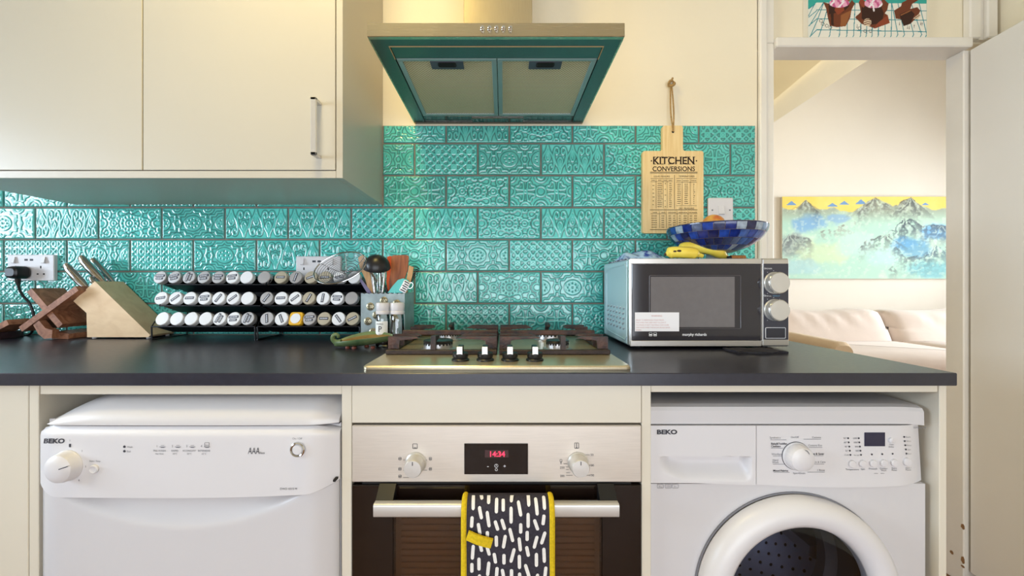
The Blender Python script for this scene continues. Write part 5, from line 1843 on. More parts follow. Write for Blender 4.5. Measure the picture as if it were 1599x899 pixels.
# black ladle
ly = -.178
lc = P(588.5, 411, ly)
ldl = thing('ladle', lc, 'black ladle upside down at the front of the utensil tin', 'ladle', G_)
prof = [(.0420 * math.sin(a), .0420 * math.cos(a)) for a in [math.pi / 2 * k / 10 for k in range(10, -1, -1)]]
inner = [(.038 * math.sin(a), .038 * math.cos(a)) for a in [math.pi / 2 * k / 10 for k in range(0, 11)]]
obj('ladle_bowl', MB().lathe(prof + inner, Matrix.Translation(lc + Vector((0, 0, -.014))) @ Matrix.Rotation(math.radians(24), 4, 'X') @ Matrix.Rotation(math.radians(6), 4, 'Y'), 28, close=True), mat('black_nylon', rgb(28, 27, 29), 0.35), ldl)
obj('ladle_handle', MB().tube([lc + Vector((0, .037, -.008)), lc + Vector((0, .045, -.05)), (cxu + .0, uy + .05, uzt), (cxu - .005, uy + .055, ufloor + .006)], .0045, 8), M_BLACKP, ldl)
# whisk
wk = thing('balloon_whisk', (cxu, uy + .03, ufloor), 'steel balloon whisk below the black ladle', 'whisk', G_)
wb0 = Vector((X(591, uy + .03), uy + .03, 1.005)); wtop = Vector((X(590, uy + .03), uy + .028, Z(409, uy + .03)))
for k in range(9):
    a = math.pi * k / 9
    off = Vector((math.cos(a), math.sin(a) * .8, 0))
    pts = catmull([wb0 + off * .004, wb0.lerp(wtop, .45) + off * .018, wb0.lerp(wtop, .85) + off * .022, wtop, wb0.lerp(wtop, .85) - off * .022, wb0.lerp(wtop, .45) - off * .018, wb0 - off * .004], 5)
    obj('wire', MB().tube(pts, .00085, 5), M_CHROME, wk)
obj('handle', MB().tube([wb0 + Vector((0, 0, .004)), (cxu + .01, uy + .04, ufloor + .002)], .0065, 10), M_SATIN, wk)
# spider strainer
sp_c = P(531, 417.5, -.205)
ss = thing('wire_strainer', sp_c, 'round steel wire strainer leaning out of the utensil tin', 'strainer', G_)
Ms = Matrix.Translation(sp_c) @ Matrix.Rotation(math.radians(-14), 4, 'Y') @ Matrix.Rotation(math.radians(58), 4, 'X') @ Matrix.Rotation(math.radians(0), 4, 'Z')
RA, RB = .083, .056
obj('rim', MB().tube([Ms @ Vector((RA * math.cos(a), RB * math.sin(a), 0)) for a in [2 * math.pi * k / 40 for k in range(40)]], .0022, 8, closed=True), M_CHROME, ss)
nw = MB()
for k in range(1, 14):
    q = k / 14.0
    z_ = -.032 * (1 - q * q)
    nw.tube([Ms @ Vector((RA * q * math.cos(a), RB * q * math.sin(a), z_)) for a in [2 * math.pi * t / 36 for t in range(36)]], .00085, 4, closed=True)
obj('spiral_wire', nw, mat('strainer_wire', rgb(150, 150, 154), .35, .7), ss, kind='stuff')
for a in (20, 80, 140):
    ra = math.radians(a)
    pts = [Ms @ Vector((RA * q * math.cos(ra), RB * q * math.sin(ra), -.0335 * (1 - q * q))) for q in [-1 + t / 8 for t in range(17)]]
    obj('cross_wire', MB().tube(pts, .0009, 5), M_CHROME, ss)
rim_r = Ms @ Vector((RA, -.01, 0))
obj('handle', MB().tube([rim_r, rim_r.lerp(Vector((cxu - .01, uy + .05, uzt)), .5) + Vector((0, 0, -.004)), (cxu - .012, uy + .055, uzt - .01), (cxu + .03, uy + .07, ufloor + .008)], .0035, 8), M_CHROME, ss)
def flat_tool(name, lab, cat, head, thick, m, base, yoff, parts=('blade', 'handle'), hm=None, hr=.006):
    """head: outline in photo pixels at depth yoff"""
    pts = [(X(a, yoff), Z(b, yoff)) for a, b in head]
    lowest = min(pts, key=lambda p: p[1])
    t = thing(name, (lowest[0], yoff, lowest[1]), lab, cat, G_)
    obj(parts[0], MB().prism(pts, yoff - thick / 2, yoff + thick / 2, 'y'), m, t)
    n_ = [p for p in pts if p[1] < lowest[1] + .004]
    jx = sum(p[0] for p in n_) / len(n_)
    obj(parts[1], MB().tube([(jx, yoff, lowest[1] + .006), (base[0], base[1], base[2])], hr, 8), hm or m, t)
    return t
M_DWOOD = wood('dark_wood_spatula', rgb(120, 66, 36), rgb(164, 98, 58), 10, (6, 6, 1), 0.45, 1)
M_LWOOD = wood('light_wood_spoon', rgb(190, 144, 98), rgb(216, 172, 124), 10, (6, 6, 1), 0.5, 1)
M_ORANGE = mat('orange_silicone', rgb(212, 84, 34), 0.45)
M_TEALS = mat('teal_silicone', rgb(88, 190, 190), 0.45)
flat_tool('wooden_spatula', 'dark brown wooden spatula standing right of the black ladle', 'spatula', [(614, 398.5), (635, 398), (638.5, 400), (637, 420), (633, 432), (628, 457), (609, 457), (608, 440), (611, 420), (611.5, 402)], .006, M_DWOOD, (cxu + .03, uy + .075, ufloor + .003), uy + .062)
flat_tool('orange_spatula', 'orange silicone spatula behind the dark wooden spatula', 'spatula', [(605, 401), (610, 399.5), (615, 402), (615, 440), (611, 457), (606, 457), (604, 440)], .008, M_ORANGE, (cxu + .02, uy + .09, ufloor + .006), uy + .085)
flat_tool('wooden_spoon', 'pale wooden spoon left of the black ladle', 'spoon', [(560, 402), (565, 398.5), (572, 401), (577, 412), (577, 424), (581, 440), (584, 457), (577, 457), (571, 436), (562, 416)], .008, M_LWOOD, (cxu + .01, uy + .08, ufloor + .007), uy + .080)
flat_tool('wooden_fork', 'slim pale wooden fork at the right edge of the utensil tin', 'fork', [(639, 414.5), (646, 417), (644, 430), (640, 445), (636, 456), (630, 456), (635, 436)], .006, M_LWOOD, (cxu + .035, uy + .05, ufloor + .005), uy + .055, ('tines', 'handle'))
flat_tool('teal_spatula', 'teal silicone spatula leaning low at the right of the tin', 'spatula', [(606, 457), (614, 446), (622, 437), (630, 434.5), (637, 437), (641, 444), (638, 452), (630, 457)], .010, M_TEALS, (cxu + .02, uy + .018, ufloor + .006), uy + .016)
flat_tool('palette_knife', 'thin purple-grey spreader angled at the left of the tin', 'spreader', [(561, 437), (564, 434.5), (580, 456), (580, 458), (574, 458)], .003, mat('mauve_plastic', rgb(120, 110, 140), 0.4), (cxu + .03, uy + .03, ufloor + .006), uy + .04, hr=.0035)
# small wire whisk head showing at the right
bw = thing('wire_tongs', P(650, 424, uy + .10), 'black wire utensil head sticking out at the back right', 'tongs', G_)
for k in range(4):
    z_ = Z(417 + k * 3.3, uy + .10)
    obj('wire', MB().tube(catmull([(X(633, uy + .1), uy + .10, Z(452, uy + .1)), (X(640, uy + .1), uy + .10, z_ - .012), (X(648, uy + .1), uy + .096, z_), (X(655 - k, uy + .1), uy + .10, z_ - .006), (X(648, uy + .1), uy + .104, z_ - .012), (X(638, uy + .1), uy + .10, Z(446, uy + .1))], 4), .0011, 5), M_WIRE, bw)
obj('handle', MB().tube([(X(634, uy + .1), uy + .10, Z(450, uy + .1)), (cxu + .04, uy + .10, ufloor + .004)], .004, 8), M_WIRE, bw)
# patterned clip on the teal spatula
bc = thing('bag_clip', P(634, 444, uy - .002), 'black and white patterned clip by the teal spatula', 'clip', G_)
zb_ = MB()
c_ = P(633, 446, uy + .006)
Mc = Matrix.Translation(c_) @ Matrix.Rotation(math.radians(28), 4, 'Y')
obj('clip_body', MB().box(-.011, .011, -.003, .003, -.022, .016, .002, Mc), M_INKW, bc)
for k in range(5):
    obj('clip_stripe', MB().box(-.008 + .003 * (k % 2), .008, -.0036, -.0029, -.018 + k * .007, -.0145 + k * .007, 0, Mc), M_INK, bc)
obj('clip_ring', MB().tube([Mc @ Vector((.014 + .007 * math.cos(a), 0, .008 + .010 * math.sin(a))) for a in [2 * math.pi * k / 16 for k in range(16)]], .0012, 6, closed=True), M_CHROME, bc)

# ------------------------------------------------------------------ grinders
M_CLEAR = pane_mat('grinder_glass', (.93, .96, .96, 1), 0.07, 0.03)
M_FROST = mat('frosted_cap', rgb(226, 222, 224), 0.35, namt=0.03, trans=0.25)
def grinder(px, lab, fill, label_):
    gy = -.262
    x = X(px, gy)
    zt = Z(472.5, gy)
    g = thing('grinder', (x, gy, .9), lab, 'grinder', 'salt and pepper grinders')
    T = Matrix.Translation((x, gy, .9003))
    h = zt - .9003
    gb = obj('glass_body', MB().lathe([(.0195, 0), (.021, .003), (.0205, .02), (.0192, h * .60), (.0180, h * .72), (.0168, h * .735)], T, 24), M_CLEAR, g)
    obj('filling', MB().lathe([(0, .004), (.0180, .004), (.0175, h * fill[1]), (0, h * fill[1])], T, 20), fill[0], g)
    obj('cap', MB().lathe([(.0185, h * .735), (.0205, h * .75), (.0205, h * .80), (.0188, h * .815), (.0195, h * .83), (.0205, h * .96), (.0190, h), (0, h)], T, 24), M_FROST, g)
    if label_:
        lm = MB()
        def lf2(u, v, r_): 
            a = math.radians(-90 + (u - .5) * 110)
            return (x + r_ * math.cos(a), gy + r_ * math.sin(a), .9003 + h * (.16 + .42 * v))
        lm.slab(12, 1, lambda u, v: lf2(u, v, .0213), lambda u, v: lf2(u, v, .0210))
        lo2 = obj('paper_label', lm, mat('grinder_label', rgb(226, 228, 226), 0.6), g)
        tx = MB().text('P', x - .002, gy - .0222, .9003 + h * .34, .024, 'CENTER', .0001, .9).text('PEPPER', x - .002, gy - .0222, .9003 + h * .50, .0065).text('MILL', x - .002, gy - .0222, .9003 + h * .27, .005)
        obj('label_lettering', tx, M_INK, lo2, kind='stuff')
    return g
grinder(598, 'glass pepper grinder with white P label before the utensil tin', (SPICES[3], .30), True)
grinder(620.5, 'unlabelled clear glass grinder between pepper grinder and hob', (SPICES[0], .26), False)

# ------------------------------------------------------------------ green leaf dish
dy = -.302
M_LEAF = mat('green_glaze', rgb(112, 128, 84), 0.22, nscale=18, namt=0.4, c2=rgb(70, 92, 60), coat=0.4)
lfd = thing('leaf_dish', (X(566, dy), dy, .9), 'green glazed leaf-shaped dish on small feet in front of the rack', 'dish')
dxa, dxb = X(524, dy), X(613, dy)
def leaf(u, v, t):
    # u along, v across (-1..1)
    x = dxa + (dxb - dxa) * u
    w = .036 * math.sin(math.pi * min(1, u * .92 + .06)) ** .7
    a = 2 * v - 1
    lift = .014 * u ** 3 + .004
    z = .9055 + .018 * u ** 2 + .021 * abs(a) ** 2.4 * (math.sin(math.pi * min(1, u * .9 + .05)) * .7 + .3) + .0065 * a * math.sin(math.pi * min(1, u * .9 + .05)) + t
    return (x, dy + a * w - .004 * u, z)
obj('leaf_bowl', MB().slab(26, 12, lambda u, v: leaf(u, v, .005), lambda u, v: leaf(u, v, -.001)), M_LEAF, lfd, angle=60)
def inl(u, v, t):
    return leaf(.06 + .88 * u, .10 + .80 * v, t)
obj('leaf_inside', MB().slab(22, 10, lambda u, v: inl(u, v, .0058), lambda u, v: inl(u, v, .0035)), mat('brown_glaze', rgb(136, 112, 66), .22, nscale=20, namt=.4, coat=.4), lfd, angle=60)
pts = catmull([(dxa + .016, dy, .9165), (dxa + .002, dy, .9165), (dxa - .007, dy, .924), (dxa - .006, dy, .934), (dxa + .002, dy, .938), (dxa + .008, dy, .9335), (dxa + .006, dy, .929)], 5)
obj('curled_stem', MB().tube(pts, .006, 10, rr=[.0085 - .005 * k / len(pts) for k in range(len(pts))]), M_LEAF, lfd)
M_TERRA = mat('terracotta', rgb(120, 62, 44), 0.6)
for px, dd in ((545, -.010), (556.5, -.016), (584, -.010), (570, .014)):
    x = X(px, dy)
    obj('foot', MB().lathe([(.006, 0), (.0065, .003), (.005, .0065), (0, .0065)], Matrix.Translation((x, dy + dd, .9002)), 14), M_TERRA, lfd)

# ------------------------------------------------------------------ things on and under the microwave
MT = mz1 - .0008
bwx, bwy = X(1116.5, -.205), -.205
bz_ = MT + .024
rimz = 1.252
BR = .1375
bowl = thing('mosaic_bowl', (bwx, bwy, MT), 'blue lapis mosaic fruit bowl on top of the microwave', 'bowl')
def bprof(t):          # t 0..1 from foot to rim: radius, height
    return (.026 + (BR - .026) * math.sin(t * math.pi / 2 * .98) ** 1.0, bz_ + (rimz - bz_) * (1 - math.cos(t * math.pi / 2)) ** .85)
inn = [bprof(k / 12) for k in range(13)]
prof = [(max(r_ - .0030, .001), z_ + .0012 - 0) for r_, z_ in inn]
shell = [(0, bz_ - .001)] + [(r_ - .0012, z_ - .0008) for r_, z_ in inn] + [(r_ - .005, z_ + .001) for r_, z_ in reversed(inn)] + [(0, bz_ + .003)]
obj('bowl_shell', MB().lathe(shell, Matrix.Translation((bwx, bwy, 0)), 48), mat('bowl_lining', rgb(150, 128, 110), 0.3, 0.3, nscale=30, namt=0.3), bowl)
obj('foot_ring', MB().lathe([(.026, 0), (.028, .003), (.024, bz_ - MT), (0, bz_ - MT)], Matrix.Translation((bwx, bwy, MT + .0002)), 24), mat('bowl_foot_metal', rgb(190, 190, 196), 0.3, 0.6), bowl)
BLUES = [mat('lapis_%d' % k, rgb(*c), 0.18, nscale=60, namt=0.5, coat=0.4) for k, c in enumerate(((28, 48, 128), (44, 76, 164), (70, 104, 176), (126, 158, 196), (34, 38, 88), (96, 108, 140), (58, 66, 104), (176, 190, 206)))]
wts = [5, 5, 4, 2, 4, 2, 3, 1]
rb_ = random.Random(8)
NSEG = 30
for ring in range(4):
    t0, t1 = .20 + ring * .20 + .006, .20 + (ring + 1) * .20 - .004
    def mkp():
        hw = math.pi / NSEG * .95
        def fp(u, v, o):
            r_, z_ = bprof(t0 + (t1 - t0) * v)
            a = (u * 2 - 1) * hw
            return ((r_ + o) * math.cos(a), (r_ + o) * math.sin(a), z_ - o * .3)
        return MB().slab(2, 2, lambda u, v: fp(u, v, .0012), lambda u, v: fp(u, v, -.0016))
    for k in range(NSEG):
        mi = rb_.choices(range(8), wts)[0]
        me = shared('mosaic_piece', ('mos', ring, mi), mkp, BLUES[mi])
        o = bpy.data.objects.new('mosaic_piece', me)
        COL.objects.link(o)
        o.parent = bowl
        o.location = Vector((bwx, bwy, 0)) - BASE[bowl.name]
        o.rotation_euler = (0, 0, 2 * math.pi * (k + .5 * (ring % 2)) / NSEG)
obj('bowl_rim', MB().tube([(bwx + (BR - .0015) * math.cos(a), bwy + (BR - .0015) * math.sin(a), rimz + .0005) for a in [2 * math.pi * k / 48 for k in range(48)]], .0028, 6, closed=True), BLUES[4], bowl)
M_PEACH = mat('nectarine_skin', rgb(226, 168, 74), 0.32, nscale=24, namt=.5, c2=rgb(200, 76, 40), nmin=.30, nmax=.50)
M_PEACH2 = mat('nectarine_red', rgb(200, 84, 44), 0.32, nscale=14, namt=.5, c2=rgb(150, 40, 34))
for (fx, fy, fz, r_, m_, lab) in ((X(1114, -.2), -.2, Z(352, -.2), .0345, M_PEACH, 'red and yellow nectarine peeking over the blue bowl'),
                                  (X(1080, -.2) - .002, -.2, rimz - .026, .033, M_PEACH2, 'red nectarine low at the left inside the blue bowl'),
                                  (X(1147, -.2) - .004, -.2, rimz - .030, .033, M_PEACH2, 'red nectarine low at the right inside the blue bowl')):
    f_ = thing('nectarine', (fx, fy, fz - r_), lab, 'nectarine', 'nectarines in the bowl')
    pr = [(r_ * math.sin(math.pi * k / 14) * (1 + .03 * math.cos(math.pi * k / 7)), -r_ * .96 * math.cos(math.pi * k / 14) - (.006 if k == 14 else 0)) for k in range(15)]
    obj('flesh', MB().lathe(pr, Matrix.Translation((fx, fy, fz)) @ Matrix.Rotation(math.radians(18), 4, 'Y'), 24), m_, f_)
    obj('stem_end', MB().cyl((fx + .009, fy, fz + r_ * .80), (fx + .010, fy, fz + r_ * .93), .0014, n=6), M_DWOOD, f_)
# bananas
M_BAN = mat('banana_skin', rgb(248, 226, 96), 0.42, nscale=16, namt=.12, c2=rgb(236, 206, 76))
M_BANT = mat('banana_tip', rgb(70, 50, 34), 0.7)
def banana(pix, yb, rad, lab, spots):
    ctr = catmull([(X(a, yy), yy, Z(b, yy)) for a, b, yy in pix], 8)
    n = len(ctr)
    rr2 = []
    for k in range(n):
        t = k / (n - 1)
        rr2.append(rad * min(1, .34 + .66 * (sstep(0, .16, t) * (1 - .82 * sstep(.84, 1, t)))))
    low = min(c.z - q for c, q in zip(ctr, rr2))
    dzz = MT + .0006 - low
    ctr = [c + Vector((0, 0, dzz)) for c in ctr]
    b = thing('banana', (ctr[n // 2].x, yb, MT), lab, 'banana', 'bananas on the microwave')
    obj('peel', MB().tube(ctr, rad, 9, rr=rr2), M_BAN, b, angle=50)
    obj('tip', MB().cyl(ctr[0] + (ctr[0] - ctr[1]).normalized() * .0006, ctr[0] + (ctr[0] - ctr[1]).normalized() * .004, rr2[0] * .8, rr2[0] * .6, 8), M_BANT, b)
    obj('stalk', MB().cyl(ctr[-1], ctr[-1] + (ctr[-1] - ctr[-2]).normalized() * .012, rr2[-1] * .9, rr2[-1] * .8, 8), M_BAN if spots else M_BANT, b)
    for (k, da, s_) in spots:
        i = int(k * (n - 1))
        c = ctr[i] + Vector((0, -math.cos(da), math.sin(da))) * (rr2[i] * 1.0)
        obj('brown_spot', MB().sphere(c, .0036 * s_, 8, 5, (1.4, .3, .7)), M_BANT, b)
banana([(1040, 395, -.285), (1050, 392, -.287), (1064, 392, -.288), (1080, 393, -.288), (1091, 396, -.287)], -.286, .0165, 'short yellow banana lying in front on the microwave', [(.25, .1, 1), (.38, .15, 1.3)])
banana([(1058, 395, -.238), (1070, 388.5, -.240), (1086, 387, -.241), (1104, 389, -.242), (1120, 394, -.242), (1134, 404, -.241)], -.24, .0175, 'longer yellow banana lying behind the short one', [(.82, .25, 1.3), (.68, .5, .6)])
# blue patterned cloth and pale mat
M_CLOTH = mat('blue_white_cloth', rgb(176, 206, 226), 0.85, nscale=34, namt=.5, c2=rgb(36, 62, 140), nmin=.42, nmax=.56)
cl = thing('folded_cloth', (X(1005, -.25), -.25, MT), 'crumpled blue and white cloth at the left of the microwave top', 'cloth')
cx0, cx1 = X(971, -.255), X(1040, -.255)
obj('cloth_fold', MB().slab(26, 12, lambda u, v: (cx0 + (cx1 - cx0) * u, -.275 + .09 * v + .006 * math.sin(u * 9), MT + .004 + (.018 + .007 * math.sin(u * 11 + v * 4)) * max(0, 1 - (2 * v - 1) ** 4) * (1 - (2 * u - 1) ** 8) + .001),
    lambda u, v: (cx0 + (cx1 - cx0) * u, -.275 + .09 * v + .006 * math.sin(u * 9), MT + .0032)), M_CLOTH, cl, angle=60)
ml = mat('speckled_mat', rgb(214, 208, 214), 0.85, nscale=90, namt=.6, c2=rgb(70, 56, 74), nmin=.46, nmax=.54)
obj('cotton_mat', MB().prism(rrect(X(1025, -.2), -.18, .24, .21, .02, 4), MT + .0004, MT + .0030, 'z'), ml, label='speckled cotton mat on the microwave under the cloth', cat='mat')
# little wooden-handled tool
pk = thing('wooden_peg', (X(1150, -.27), -.27, MT), 'short brown wooden stick on the microwave under the bowl', 'stick')
obj('stick', MB().cyl((X(1141, -.27), -.27, MT + .0072), (X(1163, -.27), -.27, MT + .0072), .0068, n=12), M_DWOOD if False else wood('cinnamon', rgb(150, 92, 46), rgb(190, 128, 70), 20, (8, 1, 1), .6), pk)
obj('ferrule', MB().cyl((X(1136, -.27), -.27, MT + .0062), (X(1141, -.27), -.27, MT + .0062), .0052, .0062, n=12), M_BLACKP, pk)
# slate trivet
sl = MB()
tx0, tx1, ty0, ty1 = X(1146, -.385), X(1226, -.385), -.400, -.325
sl.slab(18, 8, lambda u, v: (tx0 + (tx1 - tx0) * u + .004 * math.sin(v * 8), ty0 + (ty1 - ty0) * v + .006 * math.sin(u * 9), .9055 + .0012 * math.sin(u * 16 + v * 3)), lambda u, v: (tx0 + (tx1 - tx0) * u + .004 * math.sin(v * 8), ty0 + (ty1 - ty0) * v + .006 * math.sin(u * 9), .9005))
obj('slate_trivet', sl, mat('black_slate', rgb(40, 38, 46), 0.7, nscale=60, namt=.4, bump=.4, bscale=90), label='rough black slate trivet poking out under the microwave', cat='trivet')

# ------------------------------------------------------------------ sofa in the living room
M_SOFA = mat('cream_sofa_fabric', rgb(232, 216, 204), 0.9, nscale=6, namt=.05, bump=.15, bscale=12, sheen=.2)
M_SOFAA = mat('tan_sofa_arm', rgb(226, 200, 164), 0.9, nscale=6, namt=.05, sheen=.2)
sf = thing('sofa', (3.9, 2.3, 0), 'cream fabric sofa in the living room below the mountain painting', 'sofa')
sy_ = 2.55
xs0, xs1 = 2.60, 5.35
xmid_ = X(1379.5, sy_)
obj('base', MB().box(2.46, xs1 + .14, 1.55, 3.05, .08, .40, .03), M_SOFA, sf)
def cushion(x0, x1, y0, y1, z0, z1, bul, tilt=0.0, seed=0):
    n, m = 24, 16
    def fr_(u, v, s_):
        x = x0 + (x1 - x0) * u
        z = z0 + (z1 - z0) * v
        e = (1 - (2 * u - 1) ** 6) ** .5 * (1 - (2 * v - 1) ** 6) ** .5 if True else 1
        edge = (1 - abs(2 * u - 1) ** 8)
        zz = z + (.03 * (1 - edge) * (1 if v < .5 else -1)) + (.012 * math.sin(u * 9 + seed) * v)
        wr = .012 * math.sin(u * 40 + 6 * v + seed) * math.exp(-((v - .85) / .25) ** 2) * (1 - (2 * u - 1) ** 2)
        yc = (y0 + y1) / 2 + tilt * (v - .5)
        return (x, yc + s_ * ((y1 - y0) / 2 * (.35 + .65 * e) + wr), zz)
    return MB().slab(n, m, lambda u, v: fr_(u, v, -1), lambda u, v: fr_(u, v, 1))
for k, (a, b) in enumerate(((xs0 + .01, xmid_ - .012), (xmid_ + .012, xs1 - .01))):
    obj('back_cushion', cushion(a, b, sy_ - .13, sy_ + .17, .47, Z(484, sy_), .05, .16, k * 2.0), M_SOFA, sf, angle=70)
    sc_ = MB().rings([[(px_, py_, z_) for px_, py_ in rrect((a + b) / 2, 2.02, b - a - i_, .86 - i_, .08 - i_ * .3)] for i_, z_ in ((.04, .402), (0, .43), (0, .50), (.05, .535), (.3, .55))])
    obj('seat_cushion', sc_, M_SOFA, sf, angle=60)
obj('back_rest', MB().box(xs0 - .12, xs1 + .12, 2.78, 3.04, .40, .76, .06), M_SOFA, sf)
ar = MB()
ay0, ay1 = 1.50, 2.80
rings_ = []
for yy_, zz_ in ((ay0, .63), (ay0 + .03, .655), (ay0 + .5, .668), (ay1, .68)):
    k_ = .92 if yy_ == ay0 else 1
    rings_.append([(2.53 + (a - 2.53) * k_, yy_, b) for a, b in rrect(2.53, zz_ / 2 + .04, .16, zz_ - .08, .06, 4)])
ar.rings(rings_)
obj('arm', ar, M_SOFAA, sf, label='tan rounded sofa arm')
ar2 = MB().rings([[(5.43 + a, yy_, b) for a, b in rrect(0, .375, .16, .59, .06, 4)] for yy_ in (ay0, ay1)])
obj('arm', ar2, M_SOFAA, sf)

# ------------------------------------------------------------------ pictures (flat print on canvas)
def vnoise(shape, cells, seed):
    r = np.random.RandomState(seed)
    cy, cx = cells
    g = r.rand(cy + 2, cx + 2)
    ys = np.linspace(0, cy, shape[0]); xs = np.linspace(0, cx, shape[1])
    yi = np.clip(ys.astype(int), 0, cy); xi = np.clip(xs.astype(int), 0, cx)
    fy = ys - yi; fx = xs - xi
    fy = (fy * fy * (3 - 2 * fy))[:, None]; fx = (fx * fx * (3 - 2 * fx))[None, :]
    a = g[yi][:, xi]; b = g[yi][:, np.minimum(xi + 1, cx + 1)]
    c = g[np.minimum(yi + 1, cy + 1)][:, xi]; d = g[np.minimum(yi + 1, cy + 1)][:, np.minimum(xi + 1, cx + 1)]
    return (a * (1 - fx) + b * fx) * (1 - fy) + (c * (1 - fx) + d * fx) * fy


def fbm(shape, base, seed, oct_=5, ridged=False):
    out = np.zeros(shape); amp = 1; tot = 0
    for k in range(oct_):
        n = vnoise(shape, (base[0] * 2 ** k, base[1] * 2 ** k), seed + k * 7)
        if ridged: n = 1 - np.abs(2 * n - 1)
        out += n * amp; tot += amp; amp *= .55
    return out / tot


def canvas(name, img, x0, x1, z0, z1, y, parent, m):
    """img: rows bottom-up, sRGB 0..255; flat grid with the colour attribute 'paint'"""
    h, w = img.shape[:2]
    xs = np.linspace(x0, x1, w); zs = np.linspace(z0, z1, h)
    gx, gz = np.meshgrid(xs, zs)
    co = np.stack([gx, np.full_like(gx, y), gz], -1).reshape(-1, 3)
    idx = np.arange(h * w).reshape(h, w)
    f = np.stack([idx[:-1, :-1], idx[:-1, 1:], idx[1:, 1:], idx[1:, :-1]], -1).reshape(-1, 4)
    me = bpy.data.meshes.new(name)
    me.from_pydata(co.tolist(), [], f.tolist())
    a = me.color_attributes.new('paint', 'FLOAT_COLOR', 'POINT')
    c = np.clip(img / 255.0, 0, 1)
    l = np.where(c <= .04045, c / 12.92, ((c + .055) / 1.055) ** 2.4).reshape(-1, 3)
    rgba = np.concatenate([l, np.ones((len(l), 1))], 1).astype(np.float32)
    a.data.foreach_set('color', rgba.ravel())
    me.materials.append(m)
    o = bpy.data.objects.new(name, me)
    COL.objects.link(o)
    o.parent = parent
    o.location = -BASE[parent.name]
    return o


M_PRINT = attr_mat('painted_canvas', .7, .3, 250)
M_CANV = mat('canvas_edge', rgb(232, 226, 212), .85)

# mountain painting over the sofa
py_ = 3.165
qx0, qz0, qz1 = X(1221.5, py_), Z(435, py_), Z(307, py_)
qx1 = qx0 + 2.35
mp = thing('mountain_painting', ((qx0 + qx1) / 2, py_, qz0), 'wide unframed painting of misty blue mountains under a yellow sky', 'painting')
obj('stretcher', MB().box(qx0, qx1, py_ + .0008, 3.199, qz0, qz1, .001), M_CANV, mp)
W_, H_ = 420, 170
sh = (H_, W_)
U = np.linspace(0, (qx1 - qx0) / (X(1483, py_) - qx0), W_)[None, :] * np.ones(sh)     # 0..1 across the part in view
V = np.linspace(0, 1, H_)[:, None] * np.ones(sh)                                       # 0 bottom .. 1 top
n1, n2, n3 = fbm(sh, (3, 8), 1), fbm(sh, (6, 14), 2), fbm(sh, (4, 10), 3, 6, True)
def col(*c): return np.array(c, float)
img = col(250, 220, 110) * np.ones(sh + (1,))
img = img + (n1[..., None] - .5) * col(10, 20, 60)
def mixin(mask, c):
    global img
    mask = np.clip(mask, 0, 1)[..., None]
    img = img * (1 - mask) + np.asarray(c, float) * mask
def ridge(pts, rough, seed):
    xs = [p[0] for p in pts]; zs = [p[1] for p in pts]
    base = np.interp(U[0], xs, zs)
    return (base + (fbm((2, W_), (1, 24), seed, 5)[0] - .5) * rough)[None, :]
def sm_(x, a, b):
    t = np.clip((x - a) / (b - a), 0, 1)
    return t * t * (3 - 2 * t)
# small far blue peaks
for cx, cz, w_, h_ in ((.055, .90, .03, .05), (.30, .885, .03, .04), (.37, .905, .03, .045), (.47, .91, .035, .06), (.855, .90, .022, .03)):
    mixin(((h_ * (1 - np.abs(U - cx) / w_)) > (V - cz)) & (np.abs(U - cx) < w_) & (V > cz - .004), col(120, 162, 206))
# back range
R1 = ridge([(0, .86), (.08, .83), (.14, .95), (.2, .84), (.3, .86), (.42, .82), (.50, .92), (.55, .99), (.62, .93), (.66, .87), (.72, .95), (.77, .985), (.83, .90), (.90, .84), (1.0, .86), (1.9, .9)], .05, 4)
b1 = sm_(R1 - V, -.008, .012)
mixin(b1, col(196, 206, 176)); mixin(b1 * sm_(n3, .50, .72) * sm_(V, .55, .85) * .45, col(130, 128, 116))
mixin(b1 * sm_(.92 - V, 0, .30), col(188, 226, 206))
# mist and colour fields
mixin(b1 * sm_(n2, .42, .62) * sm_(.80 - V, 0, .3) * .8, col(214, 238, 214))
def blob(cx, cz, rx, rz, c, s=.85, nn=None):
    d = np.hypot((U - cx) / rx, (V - cz) / rz)
    q = np.clip(1.25 - d + ((n2 if nn is None else nn) - .5) * 1.1, 0, 1)
    mixin(b1 * sm_(q, .2, .75) * s, c)
blob(.17, .68, .15, .14, col(130, 178, 222)); blob(.33, .74, .09, .06, col(150, 188, 216)); blob(.93, .58, .11, .10, col(110, 172, 226)); blob(.74, .44, .12, .12, col(98, 164, 214))
blob(.80, .33, .10, .10, col(120, 176, 204)); blob(.06, .40, .12, .16, col(140, 150, 150), .7); blob(.90, .12, .2, .14, col(120, 190, 204), .7); blob(.25, .30, .2, .2, col(214, 232, 190), .8)
blob(.45, .42, .14, .2, col(200, 232, 220), .8); blob(.60, .25, .14, .15, col(196, 236, 226), .8); blob(.10, .14, .2, .12, col(176, 216, 220), .7)
